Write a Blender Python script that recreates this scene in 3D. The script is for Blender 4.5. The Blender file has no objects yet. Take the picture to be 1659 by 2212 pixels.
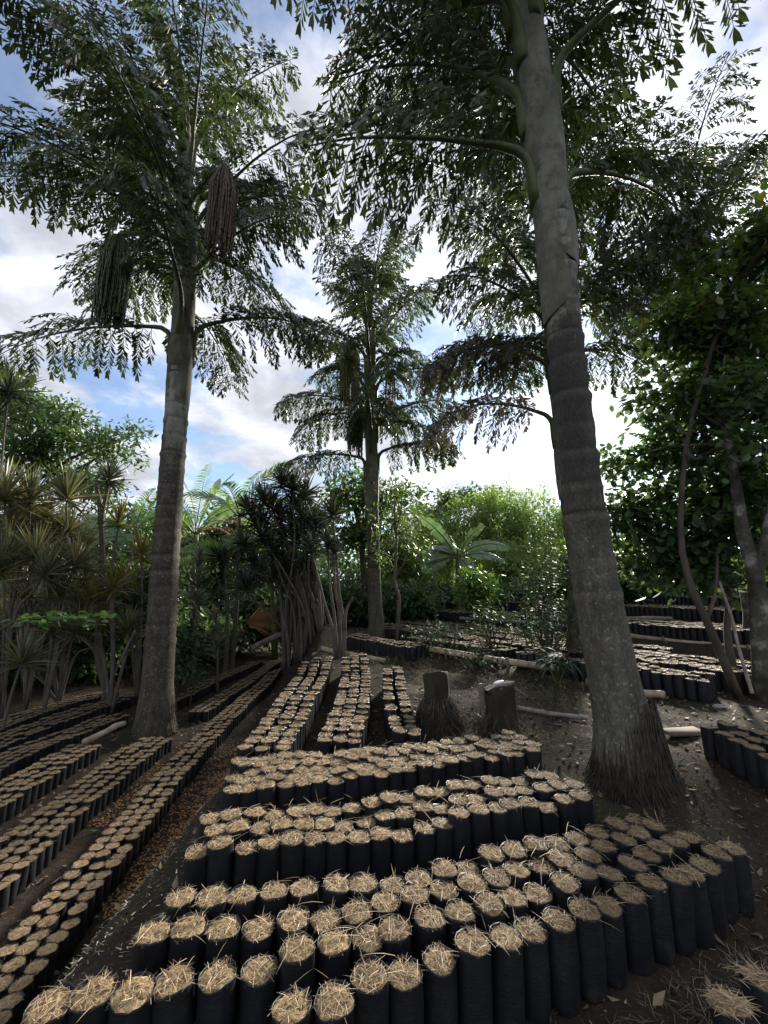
import bpy, math, random
import numpy as np
from mathutils import Vector, Matrix

# ------------------------------------------------------------------ camera, sky, sun, exposure
sc = bpy.context.scene
COL = sc.collection
FPX, PITCH, EYE = 864.0, math.radians(10.7), 1.7       # focal length in 1/2212 of the picture height
cam_d = bpy.data.cameras.new('camera')
cam_d.sensor_fit = 'VERTICAL'; cam_d.sensor_height = 24.0
cam_d.lens = 24.0 * FPX / 2212.0
cam_d.clip_end = 3000.0; cam_d.clip_start = 0.02
cam = bpy.data.objects.new('camera', cam_d); COL.objects.link(cam)
cam.location = (0, 0, EYE); cam.rotation_euler = (math.radians(90) + PITCH, 0, 0)
sc.camera = cam

SUN_EL, SUN_AZ = math.radians(24), math.radians(29)    # azimuth measured from +Y towards +X
sun_dir = Vector((math.sin(SUN_AZ) * math.cos(SUN_EL), math.cos(SUN_AZ) * math.cos(SUN_EL), math.sin(SUN_EL)))
world = bpy.data.worlds.new('World'); sc.world = world; world.use_nodes = True
wn, wl = world.node_tree.nodes, world.node_tree.links
wn.clear()
def wnode(t, **k):
    n = wn.new(t)
    for a, b in k.items(): setattr(n, a, b)
    return n
def wmath(op, a, b=None):
    n = wnode('ShaderNodeMath', operation=op)
    for i, v in enumerate((a, b)):
        if v is None: continue
        if isinstance(v, (int, float)): n.inputs[i].default_value = v
        else: wl.new(v, n.inputs[i])
    return n.outputs[0]
sky = wnode('ShaderNodeTexSky', sky_type='NISHITA', sun_disc=False, sun_elevation=SUN_EL, sun_rotation=SUN_AZ,
            air_density=1.0, dust_density=0.3, ozone_density=4.0)
tc = wnode('ShaderNodeTexCoord')
sep = wnode('ShaderNodeSeparateXYZ'); wl.new(tc.outputs['Generated'], sep.inputs[0])
zz = wmath('ADD', wmath('MAXIMUM', sep.outputs['Z'], 0.0), 0.22)
cmb = wnode('ShaderNodeCombineXYZ')
wl.new(wmath('DIVIDE', sep.outputs['X'], zz), cmb.inputs[0]); wl.new(wmath('DIVIDE', sep.outputs['Y'], zz), cmb.inputs[1])
cmb.inputs[2].default_value = 11.5
def wnoise(scale, detail, rough, dist=0.0):
    n = wnode('ShaderNodeTexNoise'); n.inputs['Scale'].default_value = scale; n.inputs['Detail'].default_value = detail
    n.inputs['Roughness'].default_value = rough; n.inputs['Distortion'].default_value = dist
    wl.new(cmb.outputs[0], n.inputs['Vector']); return n.outputs['Fac']
cover = wnode('ShaderNodeMapRange', interpolation_type='SMOOTHSTEP')
wl.new(wnoise(1.55, 9, 0.58, 0.25), cover.inputs[0]); cover.inputs[1].default_value = 0.405; cover.inputs[2].default_value = 0.535; cover.inputs[3].default_value = 0.2
shade = wnode('ShaderNodeMapRange', interpolation_type='SMOOTHSTEP')
wl.new(wnoise(2.6, 8, 0.6, 0.3), shade.inputs[0]); shade.inputs[1].default_value = 0.34; shade.inputs[2].default_value = 0.66
shade.inputs[3].default_value = 0.68; shade.inputs[4].default_value = 1.22
dt = wnode('ShaderNodeVectorMath', operation='DOT_PRODUCT'); wl.new(tc.outputs['Generated'], dt.inputs[0]); dt.inputs[1].default_value = sun_dir
fwd = wmath('POWER', wmath('MAXIMUM', dt.outputs['Value'], 0.0), 14.0)     # thin cloud scatters light forward, round the sun
lum = wmath('MULTIPLY', shade.outputs[0], wmath('ADD', wmath('MULTIPLY', fwd, 3.2), 3.9))
ccol = wnode('ShaderNodeVectorMath', operation='SCALE'); ccol.inputs[0].default_value = (0.93, 0.965, 1.07); wl.new(lum, ccol.inputs['Scale'])
skyb = wnode('ShaderNodeVectorMath', operation='SCALE'); wl.new(sky.outputs[0], skyb.inputs[0]); skyb.inputs['Scale'].default_value = 0.85
mix = wnode('ShaderNodeMix', data_type='RGBA'); wl.new(cover.outputs[0], mix.inputs[0])
wl.new(skyb.outputs[0], mix.inputs[6]); wl.new(ccol.outputs[0], mix.inputs[7])
bg = wnode('ShaderNodeBackground'); bg.inputs['Strength'].default_value = 0.1
wl.new(mix.outputs[2], bg.inputs[0])
wo = wnode('ShaderNodeOutputWorld'); wl.new(bg.outputs[0], wo.inputs[0])

sun_d = bpy.data.lights.new('sun', 'SUN'); sun_d.energy = 4.8; sun_d.angle = math.radians(9); sun_d.color = (1.0, 0.93, 0.82)
sun = bpy.data.objects.new('sun', sun_d); COL.objects.link(sun)
sun.rotation_euler = (-sun_dir).to_track_quat('-Z', 'Y').to_euler()
sc.view_settings.view_transform = 'Standard'; sc.view_settings.look = 'None'
sc.view_settings.gamma = 1.0; sc.view_settings.exposure = 1.38; sc.view_settings.use_curve_mapping = False
sc.render.engine = 'CYCLES'
sc.cycles.max_bounces = 6; sc.cycles.diffuse_bounces = 3; sc.cycles.glossy_bounces = 2; sc.cycles.transmission_bounces = 3
sc.cycles.use_denoising = True

# ------------------------------------------------------------------ numeric helpers
rng = np.random.default_rng(7)
random.seed(7)
A = np.array
def S(a, b, x):
    t = np.clip((x - a) / (b - a), 0, 1); return t * t * (3 - 2 * t)
def nrm(v): return v / (np.linalg.norm(v, axis=-1, keepdims=True) + 1e-9)
_perm = np.random.default_rng(3).random((256, 256))
def vnoise(x, y):
    xi, yi = np.floor(x).astype(int), np.floor(y).astype(int); fx, fy = x - xi, y - yi
    fx, fy = fx * fx * (3 - 2 * fx), fy * fy * (3 - 2 * fy)
    g = lambda i, j: _perm[i % 256, j % 256]
    return (g(xi, yi) * (1 - fx) + g(xi + 1, yi) * fx) * (1 - fy) + (g(xi, yi + 1) * (1 - fx) + g(xi + 1, yi + 1) * fx) * fy - 0.5
def terr(x, y):
    x = np.asarray(x, float); y = np.asarray(y, float)
    d = 0.79 * x + 0.61 * y
    k = 0.08 * np.clip(y - 7, 0, 6)
    z = -0.8 * S(1.3 + k, 2.15 + k * 0.6, -x)
    up = (0.2 * S(3.0, 4.6, d) + 0.1 * S(4.9, 6.0, d) + 0.25 * S(10.1, 10.5, d) + 0.3 * S(12.7, 13.1, d) + 0.25 * S(15.2, 15.7, d))
    z = z + up * S(-3.4, -1.2, x) + 0.6 * S(18, 40, y) + 0.45 * np.exp(-((x + 2.15) ** 2 / 0.6 + (y - 12.2) ** 2 / 1.6))
    return z
def terr_rough(x, y):
    near = np.exp(-((x / 14) ** 2 + (y / 16) ** 2))
    return terr(x, y) + near * (0.05 * vnoise(x * 1.3 + 5, y * 1.3) + 0.035 * vnoise(x * 4, y * 4 + 9) + 0.026 * vnoise(x * 10, y * 10))
def tz(x, y): return float(terr(x, y))
_c, _s = math.cos(PITCH), math.sin(PITCH)
def ray(px, py):                       # direction with unit depth along +Y for a place in the measured view
    u, v = px - 829.5, 1106.0 - py
    Y = FPX * _c - v * _s
    return u / Y, (FPX * _s + v * _c) / Y
def at(px, py, Y):
    a, b = ray(px, py); return np.array((a * Y, Y, EYE + b * Y))
def ground(px, py, lift=0.0):          # where that line of sight meets the terrain
    a, b = ray(px, py)
    Y = 0.8
    while Y < 60:
        if EYE + b * Y <= tz(a * Y, Y) + lift: break
        Y += 0.02
    return np.array((a * Y, Y, tz(a * Y, Y)))

class MB:
    def __init__(s): s.v, s.f, s.n = [], [], 0
    def add(s, v, f):
        v = np.asarray(v, float).reshape(-1, 3); f = np.asarray(f, int).reshape(-1, 3)
        s.v.append(v); s.f.append(f + s.n); s.n += len(v); return s
    def get(s): return (np.concatenate(s.v), np.concatenate(s.f)) if s.v else (np.zeros((0, 3)), np.zeros((0, 3), int))
def mesh(name, v, f, mat, smooth=False):
    me = bpy.data.meshes.new(name)
    v = np.ascontiguousarray(v, dtype=np.float32); f = np.ascontiguousarray(f, dtype=np.int32)
    me.vertices.add(len(v)); me.vertices.foreach_set('co', v.ravel())
    me.loops.add(f.size); me.loops.foreach_set('vertex_index', f.ravel())
    me.polygons.add(len(f)); me.polygons.foreach_set('loop_start', np.arange(0, f.size, 3, dtype=np.int32))
    me.polygons.foreach_set('loop_total', np.full(len(f), 3, dtype=np.int32))
    if smooth: me.polygons.foreach_set('use_smooth', np.ones(len(f), dtype=bool))
    me.update(calc_edges=True); me.validate()
    me.materials.append(mat)
    return me
def link(name, data, parent=None):
    o = bpy.data.objects.new(name, data); COL.objects.link(o)
    if parent is not None: o.parent = parent
    return o
def root_of(o):
    while o.parent is not None: o = o.parent
    return o
def mk(name, mb, mat, parent=None, smooth=False, kind=None):
    v, f = mb.get() if isinstance(mb, MB) else mb
    if parent is not None: v = v - np.array(root_of(parent).location)
    o = link(name, mesh(name, v, f, mat, smooth), parent)
    if kind: o['kind'] = kind
    return o
def tag(o, label=None, cat=None, group=None, kind=None):
    if label: o['label'] = label
    if cat: o['category'] = cat
    if group: o['group'] = group
    if kind: o['kind'] = kind
    return o
def thing(name, label, cat, loc=(0, 0, 0), group=None):
    o = link(name, None); o.location = [float(c) for c in loc]
    return tag(o, label, cat, group)

def spline(pts, n):
    p = np.asarray(pts, float); k = len(p)
    q = np.vstack([2 * p[0] - p[1], p, 2 * p[-1] - p[-2]])
    t = np.linspace(0, k - 1 - 1e-6, n); i = t.astype(int); t = (t - i)[:, None]
    a, b, c, d = q[i], q[i + 1], q[i + 2], q[i + 3]
    return 0.5 * (2 * b + (c - a) * t + (2 * a - 5 * b + 4 * c - d) * t ** 2 + (3 * b - a - 3 * c + d) * t ** 3)
def tube(path, rad, seg=8, cap=True, flat=None):
    path = np.asarray(path, float); n = len(path); rad = np.broadcast_to(np.asarray(rad, float), (n,))
    t = nrm(np.gradient(path, axis=0))
    ref = np.array((0.13, 0.97, 0.2)) if abs(t[n // 2][1]) < 0.9 else np.array((1.0, 0.1, 0.2))
    a = nrm(np.cross(t, ref)); b = np.cross(t, a)
    th = np.linspace(0, 2 * math.pi, seg, endpoint=False)
    v = path[:, None] + rad[:, None, None] * (np.cos(th)[None, :, None] * a[:, None] + np.sin(th)[None, :, None] * b[:, None])
    v = v.reshape(-1, 3); f = []
    i, j = np.meshgrid(np.arange(n - 1), np.arange(seg), indexing='ij')
    p0, p1 = i * seg + j, i * seg + (j + 1) % seg; q0, q1 = p0 + seg, p1 + seg
    f = np.concatenate([np.stack([p0, q0, q1], -1).reshape(-1, 3), np.stack([p0, q1, p1], -1).reshape(-1, 3)])
    if cap:
        v = np.vstack([v, path[:1], path[-1:]]); k = n * seg; jj = np.arange(seg)
        f = np.concatenate([f, np.stack([np.full(seg, k), jj, (jj + 1) % seg], -1),
                            np.stack([np.full(seg, k + 1), (n - 1) * seg + (jj + 1) % seg, (n - 1) * seg + jj], -1)])
    return v, f
def strips(base, dirs, wid, length, width, bend, seg=3, taper=0.0):
    """narrow blades: base (n,3), dirs, wid = width axis, each bending down by gravity; tri strips"""
    n = len(base); length = np.broadcast_to(length, (n,)); width = np.broadcast_to(width, (n,)); bend = np.broadcast_to(bend, (n,))
    p = base.copy(); d = nrm(dirs); rows = []
    prof = {2: [0.6, 1.0, 0.08], 3: [0.6, 1.0, 0.75, 0.05], 4: [0.55, 1.0, 0.9, 0.6, 0.04], 1: [1.0, 0.3]}[seg]
    for k in range(seg + 1):
        w = wid * (width * prof[k] * 0.5)[:, None]
        rows.append(np.stack([p - w, p + w], 1))
        p = p + d * (length / seg)[:, None]
        d = nrm(d + np.array((0, 0, -1.0)) * bend[:, None])
    v = np.stack(rows, 1).reshape(-1, 3)
    f = []
    o = np.arange(n) * (2 * (seg + 1))
    for k in range(seg):
        a = o + 2 * k; f += [np.stack([a, a + 1, a + 3], -1), np.stack([a, a + 3, a + 2], -1)]
    return v, np.concatenate(f)
LEAFLET = A([(0, 0), (0.5, 0.13), (1.0, 0.17), (0.80, 0.01), (0.90, -0.13), (0.46, -0.11)])
LEAFLET_F = A([(0, 1, 5), (1, 2, 3), (1, 3, 5), (3, 4, 5)])
OVAL = A([(0, 0), (0.35, 0.26), (0.75, 0.2), (1.0, 0.0), (0.75, -0.2), (0.35, -0.26)])
OVAL_F = A([(0, 3, 1), (1, 3, 2), (0, 5, 3), (5, 4, 3)])
DIAM = A([(0, 0), (0.45, 0.26), (1.0, 0.0), (0.45, -0.26)])
DIAM_F = A([(0, 2, 1), (0, 3, 2)])
def leaves(base, dirs, wid, length, shape, faces, fold=0.25, wscale=1.0):
    n = len(base); length = np.broadcast_to(length, (n,))
    d = nrm(dirs); w = nrm(wid - d * np.sum(wid * d, -1, keepdims=True)); nn = np.cross(d, w)
    s = shape
    v = base[:, None] + length[:, None, None] * (s[None, :, 0:1] * d[:, None] + wscale * s[None, :, 1:2] * w[:, None]
        + (fold * np.abs(s[None, :, 1:2]) * wscale - 0.12 * s[None, :, 0:1] ** 2) * nn[:, None])
    f = faces[None] + (np.arange(n) * len(s))[:, None, None]
    return v.reshape(-1, 3), f.reshape(-1, 3)
def rnd_dirs(n, r=rng):
    return nrm(r.normal(size=(n, 3)))

# ------------------------------------------------------------------ materials
def new_mat(name):
    m = bpy.data.materials.new(name); m.use_nodes = True
    nt = m.node_tree; b = nt.nodes['Principled BSDF']; return m, nt, b
def nd(nt, t, **k):
    n = nt.nodes.new(t)
    for a, b in k.items(): setattr(n, a, b)
    return n
def noise_fac(nt, scale, detail=5, rough=0.6, coord='Object', stretch=None):
    t = nd(nt, 'ShaderNodeTexCoord'); n = nd(nt, 'ShaderNodeTexNoise')
    n.inputs['Scale'].default_value = scale; n.inputs['Detail'].default_value = detail; n.inputs['Roughness'].default_value = rough
    src = t.outputs[coord]
    if stretch:
        m = nd(nt, 'ShaderNodeMapping'); m.inputs['Scale'].default_value = stretch
        nt.links.new(src, m.inputs[0]); src = m.outputs[0]
    nt.links.new(src, n.inputs['Vector']); return n.outputs['Fac']
def ramp(nt, fac, stops):
    r = nd(nt, 'ShaderNodeValToRGB'); e = r.color_ramp.elements
    while len(e) < len(stops): e.new(0.5)
    for x, (p, c) in zip(e, stops): x.position = p; x.color = (*c, 1) if len(c) == 3 else c
    nt.links.new(fac, r.inputs[0]); return r.outputs[0]
def mixc(nt, fac, a, b, mode='MIX'):
    n = nd(nt, 'ShaderNodeMix', data_type='RGBA', blend_type=mode)
    for i, v in ((0, fac), (6, a), (7, b)):
        if isinstance(v, (int, float)): n.inputs[i].default_value = v
        elif isinstance(v, tuple): n.inputs[i].default_value = (*v, 1)
        else: nt.links.new(v, n.inputs[i])
    return n.outputs[2]
def bump(nt, b, fac, strength, dist=0.01):
    n = nd(nt, 'ShaderNodeBump'); n.inputs['Strength'].default_value = strength; n.inputs['Distance'].default_value = dist
    nt.links.new(fac, n.inputs['Height']); nt.links.new(n.outputs[0], b.inputs['Normal'])
def leaf_mat(name, col, tcol, trans=0.35, rough=0.45, spread=0.5, odd=None, spec=0.5):
    m, nt, b = new_mat(name)
    g = nd(nt, 'ShaderNodeNewGeometry')
    val = nd(nt, 'ShaderNodeMapRange'); nt.links.new(g.outputs['Random Per Island'], val.inputs[0])
    val.inputs[3].default_value = 1 - spread; val.inputs[4].default_value = 1 + spread
    hs = nd(nt, 'ShaderNodeHueSaturation'); nt.links.new(val.outputs[0], hs.inputs['Value'])
    hue = nd(nt, 'ShaderNodeMath', operation='MULTIPLY_ADD'); nt.links.new(noise_fac(nt, 1.3, 2), hue.inputs[0]); hue.inputs[1].default_value = 0.10; hue.inputs[2].default_value = 0.45
    nt.links.new(hue.outputs[0], hs.inputs['Hue'])
    base = col
    if odd:      # a few yellowed or dry leaves
        w = nd(nt, 'ShaderNodeTexWhiteNoise', noise_dimensions='1D'); nt.links.new(g.outputs['Random Per Island'], w.inputs['W'])
        th = nd(nt, 'ShaderNodeMath', operation='GREATER_THAN'); nt.links.new(w.outputs['Value'], th.inputs[0]); th.inputs[1].default_value = 1 - odd[1]
        base = mixc(nt, th.outputs[0], col, odd[0]); nt.links.new(base, hs.inputs['Color'])
    else: hs.inputs['Color'].default_value = (*col, 1)
    nt.links.new(hs.outputs[0], b.inputs['Base Color']); b.inputs['Roughness'].default_value = rough
    b.inputs['Specular IOR Level'].default_value = spec
    t = nd(nt, 'ShaderNodeBsdfTranslucent'); tm = mixc(nt, 1.0, hs.outputs[0], tuple(x / max(y, 1e-4) for x, y in zip(tcol, col)), 'MULTIPLY')
    nt.links.new(tm, t.inputs['Color'])
    mx = nd(nt, 'ShaderNodeMixShader'); mx.inputs[0].default_value = trans
    nt.links.new(b.outputs[0], mx.inputs[1]); nt.links.new(t.outputs[0], mx.inputs[2])
    nt.links.new(mx.outputs[0], nt.nodes['Material Output'].inputs[0])
    return m
def plain(name, stops, scale, rough=0.8, bmp=0.4, stretch=None, detail=6, spec=0.3, bscale=None):
    m, nt, b = new_mat(name)
    f = noise_fac(nt, scale, detail, 0.62, 'Object', stretch)
    nt.links.new(ramp(nt, f, stops), b.inputs['Base Color']); b.inputs['Roughness'].default_value = rough
    b.inputs['Specular IOR Level'].default_value = spec
    if bmp: bump(nt, b, noise_fac(nt, bscale or scale * 2.5, 6, 0.65, 'Object', stretch), bmp)
    return m

def soil_mat():
    m, nt, b = new_mat('soil')
    big = noise_fac(nt, 0.9, 6, 0.6); fine = noise_fac(nt, 26, 8, 0.7); mid = noise_fac(nt, 6, 6, 0.65)
    c = ramp(nt, fine, [(0.3, (0.015, 0.011, 0.008)), (0.55, (0.034, 0.025, 0.018)), (0.72, (0.075, 0.057, 0.041))])
    c2 = ramp(nt, mid, [(0.35, (0.025, 0.018, 0.013)), (0.6, (0.052, 0.039, 0.028)), (0.75, (0.10, 0.075, 0.052))])
    c = mixc(nt, 0.45, c, c2)
    moss = ramp(nt, big, [(0.5, (0, 0, 0)), (0.66, (1, 1, 1))])
    c = mixc(nt, moss, c, mixc(nt, 0.5, c, (0.045, 0.052, 0.022)))
    nt.links.new(c, b.inputs['Base Color']); b.inputs['Roughness'].default_value = 0.95; b.inputs['Specular IOR Level'].default_value = 0.15
    bump(nt, b, fine, 0.9, 0.03); return m
def palm_bark(name, pale, dark, moss, zpale, stain, band=None):
    """ringed palm trunk: mossy and lichen-spotted low down, smooth pale grey with stains higher up"""
    m, nt, b = new_mat(name)
    t = nd(nt, 'ShaderNodeTexCoord'); s = nd(nt, 'ShaderNodeSeparateXYZ'); nt.links.new(t.outputs['Object'], s.inputs[0])
    n1 = noise_fac(nt, 2.2, 7, 0.65); n2 = noise_fac(nt, 9, 8, 0.7, stretch=(1, 1, 0.35)); n3 = noise_fac(nt, 30, 6, 0.7); n4 = noise_fac(nt, 3.1, 8, 0.62, stretch=(1, 1, 0.3))
    zz = nd(nt, 'ShaderNodeMath', operation='MULTIPLY_ADD'); nt.links.new(n1, zz.inputs[0]); zz.inputs[1].default_value = 2.6; nt.links.new(s.outputs['Z'], zz.inputs[2])
    hi = nd(nt, 'ShaderNodeMapRange', interpolation_type='SMOOTHSTEP'); nt.links.new(zz.outputs[0], hi.inputs[0]); hi.inputs[1].default_value = zpale[0] + 1.3; hi.inputs[2].default_value = zpale[1] + 1.3
    low = ramp(nt, n2, [(0.28, tuple(x * 0.45 for x in dark)), (0.5, dark), (0.7, tuple(x * 1.8 for x in dark))])
    lich = ramp(nt, n3, [(0.58, (0, 0, 0)), (0.66, (1, 1, 1))])
    low = mixc(nt, lich, low, (0.24, 0.26, 0.22))
    mz = nd(nt, 'ShaderNodeMapRange'); nt.links.new(zz.outputs[0], mz.inputs[0]); mz.inputs[1].default_value = 0.2; mz.inputs[2].default_value = 2.2; mz.inputs[3].default_value = 0.75; mz.inputs[4].default_value = 0.12
    mo = nd(nt, 'ShaderNodeMath', operation='MULTIPLY'); nt.links.new(mz.outputs[0], mo.inputs[0]); nt.links.new(ramp(nt, n1, [(0.35, (0.2,) * 3), (0.6, (1, 1, 1))]), mo.inputs[1])
    low = mixc(nt, mo.outputs[0], low, moss)
    up = ramp(nt, n4, [(0.3, tuple(x * 0.55 for x in pale)), (0.5, pale), (0.72, tuple(min(x * 1.35, 0.6) for x in pale))])
    st = nd(nt, 'ShaderNodeMapRange', interpolation_type='SMOOTHSTEP'); nt.links.new(n4, st.inputs[0]); st.inputs[1].default_value = 0.5 - stain; st.inputs[2].default_value = 0.56 - stain * 0.5; st.inputs[3].default_value = 1; st.inputs[4].default_value = 0
    zs = nd(nt, 'ShaderNodeMapRange', interpolation_type='SMOOTHSTEP'); nt.links.new(zz.outputs[0], zs.inputs[0]); zs.inputs[1].default_value = zpale[1] + 0.4; zs.inputs[2].default_value = zpale[1] + 2.4; zs.inputs[3].default_value = 0.9; zs.inputs[4].default_value = 0.15
    sm = nd(nt, 'ShaderNodeMath', operation='MULTIPLY'); nt.links.new(st.outputs[0], sm.inputs[0]); nt.links.new(zs.outputs[0], sm.inputs[1])
    up = mixc(nt, sm.outputs[0], up, (0.035, 0.032, 0.030))
    col = mixc(nt, hi.outputs[0], low, up)
    if band:      # blackened stretch of trunk
        b1 = nd(nt, 'ShaderNodeMapRange', interpolation_type='SMOOTHSTEP'); nt.links.new(zz.outputs[0], b1.inputs[0]); b1.inputs[1].default_value = band[0] + 0.8; b1.inputs[2].default_value = band[0] + 2.0
        b2 = nd(nt, 'ShaderNodeMapRange', interpolation_type='SMOOTHSTEP'); nt.links.new(zz.outputs[0], b2.inputs[0]); b2.inputs[1].default_value = band[1] + 1.1; b2.inputs[2].default_value = band[1] + 1.45; b2.inputs[3].default_value = 1; b2.inputs[4].default_value = 0
        bm_ = nd(nt, 'ShaderNodeMath', operation='MULTIPLY'); nt.links.new(b1.outputs[0], bm_.inputs[0]); nt.links.new(b2.outputs[0], bm_.inputs[1])
        bn = nd(nt, 'ShaderNodeMath', operation='MULTIPLY'); nt.links.new(bm_.outputs[0], bn.inputs[0]); nt.links.new(ramp(nt, n4, [(0.34, (0.25,) * 3), (0.5, (0.85,) * 3), (0.6, (0.97,) * 3)]), bn.inputs[1])
        col = mixc(nt, bn.outputs[0], col, (0.040, 0.036, 0.031))
    sa = nd(nt, 'ShaderNodeAttribute', attribute_name='scar'); sf = nd(nt, 'ShaderNodeMath', operation='MULTIPLY'); nt.links.new(sa.outputs['Fac'], sf.inputs[0]); nt.links.new(ramp(nt, n2, [(0.3, (0.55,) * 3), (0.5, (1.0,) * 3)]), sf.inputs[1])
    sf.use_clamp = True
    col = mixc(nt, 1.0, col, ramp(nt, noise_fac(nt, 48, 7, 0.75, stretch=(1, 1, 0.6)), [(0.3, (0.5,) * 3), (0.5, (0.95,) * 3), (0.7, (1.7,) * 3)]), 'MULTIPLY')
    col = mixc(nt, sf.outputs[0], col, (0.012, 0.010, 0.008))
    rg = nd(nt, 'ShaderNodeMath', operation='MULTIPLY'); rg.use_clamp = True; nt.links.new(sa.outputs['Fac'], rg.inputs[0]); rg.inputs[1].default_value = -0.22
    col = mixc(nt, rg.outputs[0], col, mixc(nt, 0.5, col, (0.30, 0.27, 0.21)))
    nt.links.new(col, b.inputs['Base Color'])
    b.inputs['Roughness'].default_value = 0.8; b.inputs['Specular IOR Level'].default_value = 0.25
    fib = noise_fac(nt, 34, 6, 0.7, stretch=(1, 1, 0.25)); ad = nd(nt, 'ShaderNodeMath', operation='ADD'); nt.links.new(n2, ad.inputs[0]); nt.links.new(fib, ad.inputs[1])
    bump(nt, b, ad.outputs[0], 0.75, 0.016); return m

M = {}
M['soil'] = soil_mat()
M['bark_left'] = palm_bark('palm_bark_left', (0.23, 0.225, 0.19), (0.062, 0.05, 0.036), (0.04, 0.046, 0.02), (4.6, 6.0), 0.02)
M['bark_right'] = palm_bark('palm_bark_right', (0.19, 0.182, 0.155), (0.095, 0.085, 0.062), (0.05, 0.055, 0.028), (4.1, 4.7), 0.02, (2.1, 4.3))
M['bark_mid'] = palm_bark('palm_bark_mid', (0.22, 0.21, 0.18), (0.075, 0.062, 0.045), (0.055, 0.07, 0.018), (3.0, 5.0), 0.0)
def sheath_mat():
    m, nt, b = new_mat('leaf_sheath')
    n1 = noise_fac(nt, 3.5, 8, 0.65, stretch=(1, 1, 0.3)); n2 = noise_fac(nt, 5, 7, 0.7); n3 = noise_fac(nt, 26, 6, 0.7, stretch=(1, 1, 0.12))
    c = ramp(nt, n1, [(0.3, (0.065, 0.065, 0.042)), (0.5, (0.135, 0.13, 0.096)), (0.72, (0.25, 0.24, 0.195))])
    c = mixc(nt, ramp(nt, n2, [(0.48, (0, 0, 0)), (0.64, (0.85,) * 3)]), c, (0.06, 0.046, 0.032))
    sa = nd(nt, 'ShaderNodeAttribute', attribute_name='scar'); q = nd(nt, 'ShaderNodeMath', operation='MULTIPLY'); nt.links.new(sa.outputs['Fac'], q.inputs[0]); nt.links.new(ramp(nt, n3, [(0.35, (0.4,) * 3), (0.6, (1, 1, 1))]), q.inputs[1])
    nt.links.new(mixc(nt, q.outputs[0], c, (0.04, 0.028, 0.018)), b.inputs['Base Color']); b.inputs['Roughness'].default_value = 0.7; b.inputs['Specular IOR Level'].default_value = 0.25
    bump(nt, b, n3, 0.4, 0.01); return m
M['sheath'] = sheath_mat()
M['rachis'] = plain('green_stalk', [(0.3, (0.05, 0.065, 0.02)), (0.7, (0.11, 0.13, 0.045))], 5, 0.5, 0.15)
M['fishtail'] = leaf_mat('fishtail_leaf', (0.040, 0.060, 0.026), (0.085, 0.13, 0.025), 0.22, 0.36, 0.45)
M['fishtail_dry'] = leaf_mat('fishtail_leaf_ageing', (0.058, 0.052, 0.036), (0.12, 0.10, 0.05), 0.25, 0.5, 0.45)
M['fruit_green'] = plain('green_fruit', [(0.3, (0.03, 0.045, 0.015)), (0.7, (0.07, 0.09, 0.03))], 20, 0.5, 0.3)
M['fruit_red'] = plain('red_brown_fruit', [(0.3, (0.045, 0.032, 0.022)), (0.7, (0.15, 0.11, 0.075))], 12, 0.6, 0.3)
M['fruit_pale'] = plain('pale_fruit_string', [(0.3, (0.13, 0.14, 0.06)), (0.7, (0.26, 0.25, 0.12))], 12, 0.6, 0.3)
M['cordyline'] = leaf_mat('olive_spiky_leaf', (0.115, 0.125, 0.065), (0.18, 0.19, 0.07), 0.25, 0.42, 0.5, ((0.17, 0.13, 0.06), 0.15))
M['cordyline_gold'] = leaf_mat('golden_spiky_leaf', (0.14, 0.125, 0.035), (0.25, 0.21, 0.04), 0.3, 0.45, 0.4)
M['dracaena'] = leaf_mat('dark_spiky_leaf', (0.04, 0.055, 0.037), (0.065, 0.095, 0.035), 0.15, 0.32, 0.5, ((0.11, 0.09, 0.055), 0.12))
M['stem_grey'] = plain('grey_stem', [(0.3, (0.05, 0.042, 0.032)), (0.7, (0.135, 0.112, 0.088))], 8, 0.85, 0.5, (1, 1, 0.3))
M['stem_dark'] = plain('dark_stem', [(0.3, (0.03, 0.024, 0.018)), (0.7, (0.10, 0.08, 0.06))], 8, 0.9, 0.6, (1, 1, 0.3))
M['lichen_bark'] = plain('lichen_bark', [(0.35, (0.03, 0.027, 0.021)), (0.52, (0.075, 0.068, 0.055)), (0.66, (0.24, 0.23, 0.2))], 5, 0.9, 0.6)
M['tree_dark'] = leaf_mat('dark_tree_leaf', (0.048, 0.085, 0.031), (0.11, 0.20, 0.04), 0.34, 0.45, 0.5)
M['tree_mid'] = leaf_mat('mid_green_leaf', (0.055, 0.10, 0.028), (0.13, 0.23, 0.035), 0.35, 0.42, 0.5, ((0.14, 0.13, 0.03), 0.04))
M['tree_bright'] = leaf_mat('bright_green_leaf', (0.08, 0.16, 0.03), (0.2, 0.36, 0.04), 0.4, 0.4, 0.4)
M['bamboo_leaf'] = leaf_mat('bamboo_leaf', (0.12, 0.19, 0.05), (0.30, 0.46, 0.09), 0.5, 0.5, 0.4)
M['bamboo_leaf_dark'] = leaf_mat('shaded_bamboo_leaf', (0.12, 0.17, 0.04), (0.3, 0.42, 0.06), 0.4, 0.5, 0.45)
M['glossy'] = leaf_mat('glossy_leaf', (0.045, 0.075, 0.035), (0.09, 0.14, 0.04), 0.12, 0.6, 0.4, None, 0.08)
M['banana'] = leaf_mat('banana_leaf', (0.11, 0.18, 0.105), (0.24, 0.38, 0.12), 0.35, 0.35, 0.2)
M['areca'] = leaf_mat('areca_leaflet', (0.085, 0.16, 0.045), (0.22, 0.38, 0.06), 0.4, 0.38, 0.35)
M['dry_frond'] = leaf_mat('dry_orange_frond', (0.26, 0.13, 0.045), (0.35, 0.17, 0.05), 0.35, 0.6, 0.3)
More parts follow.
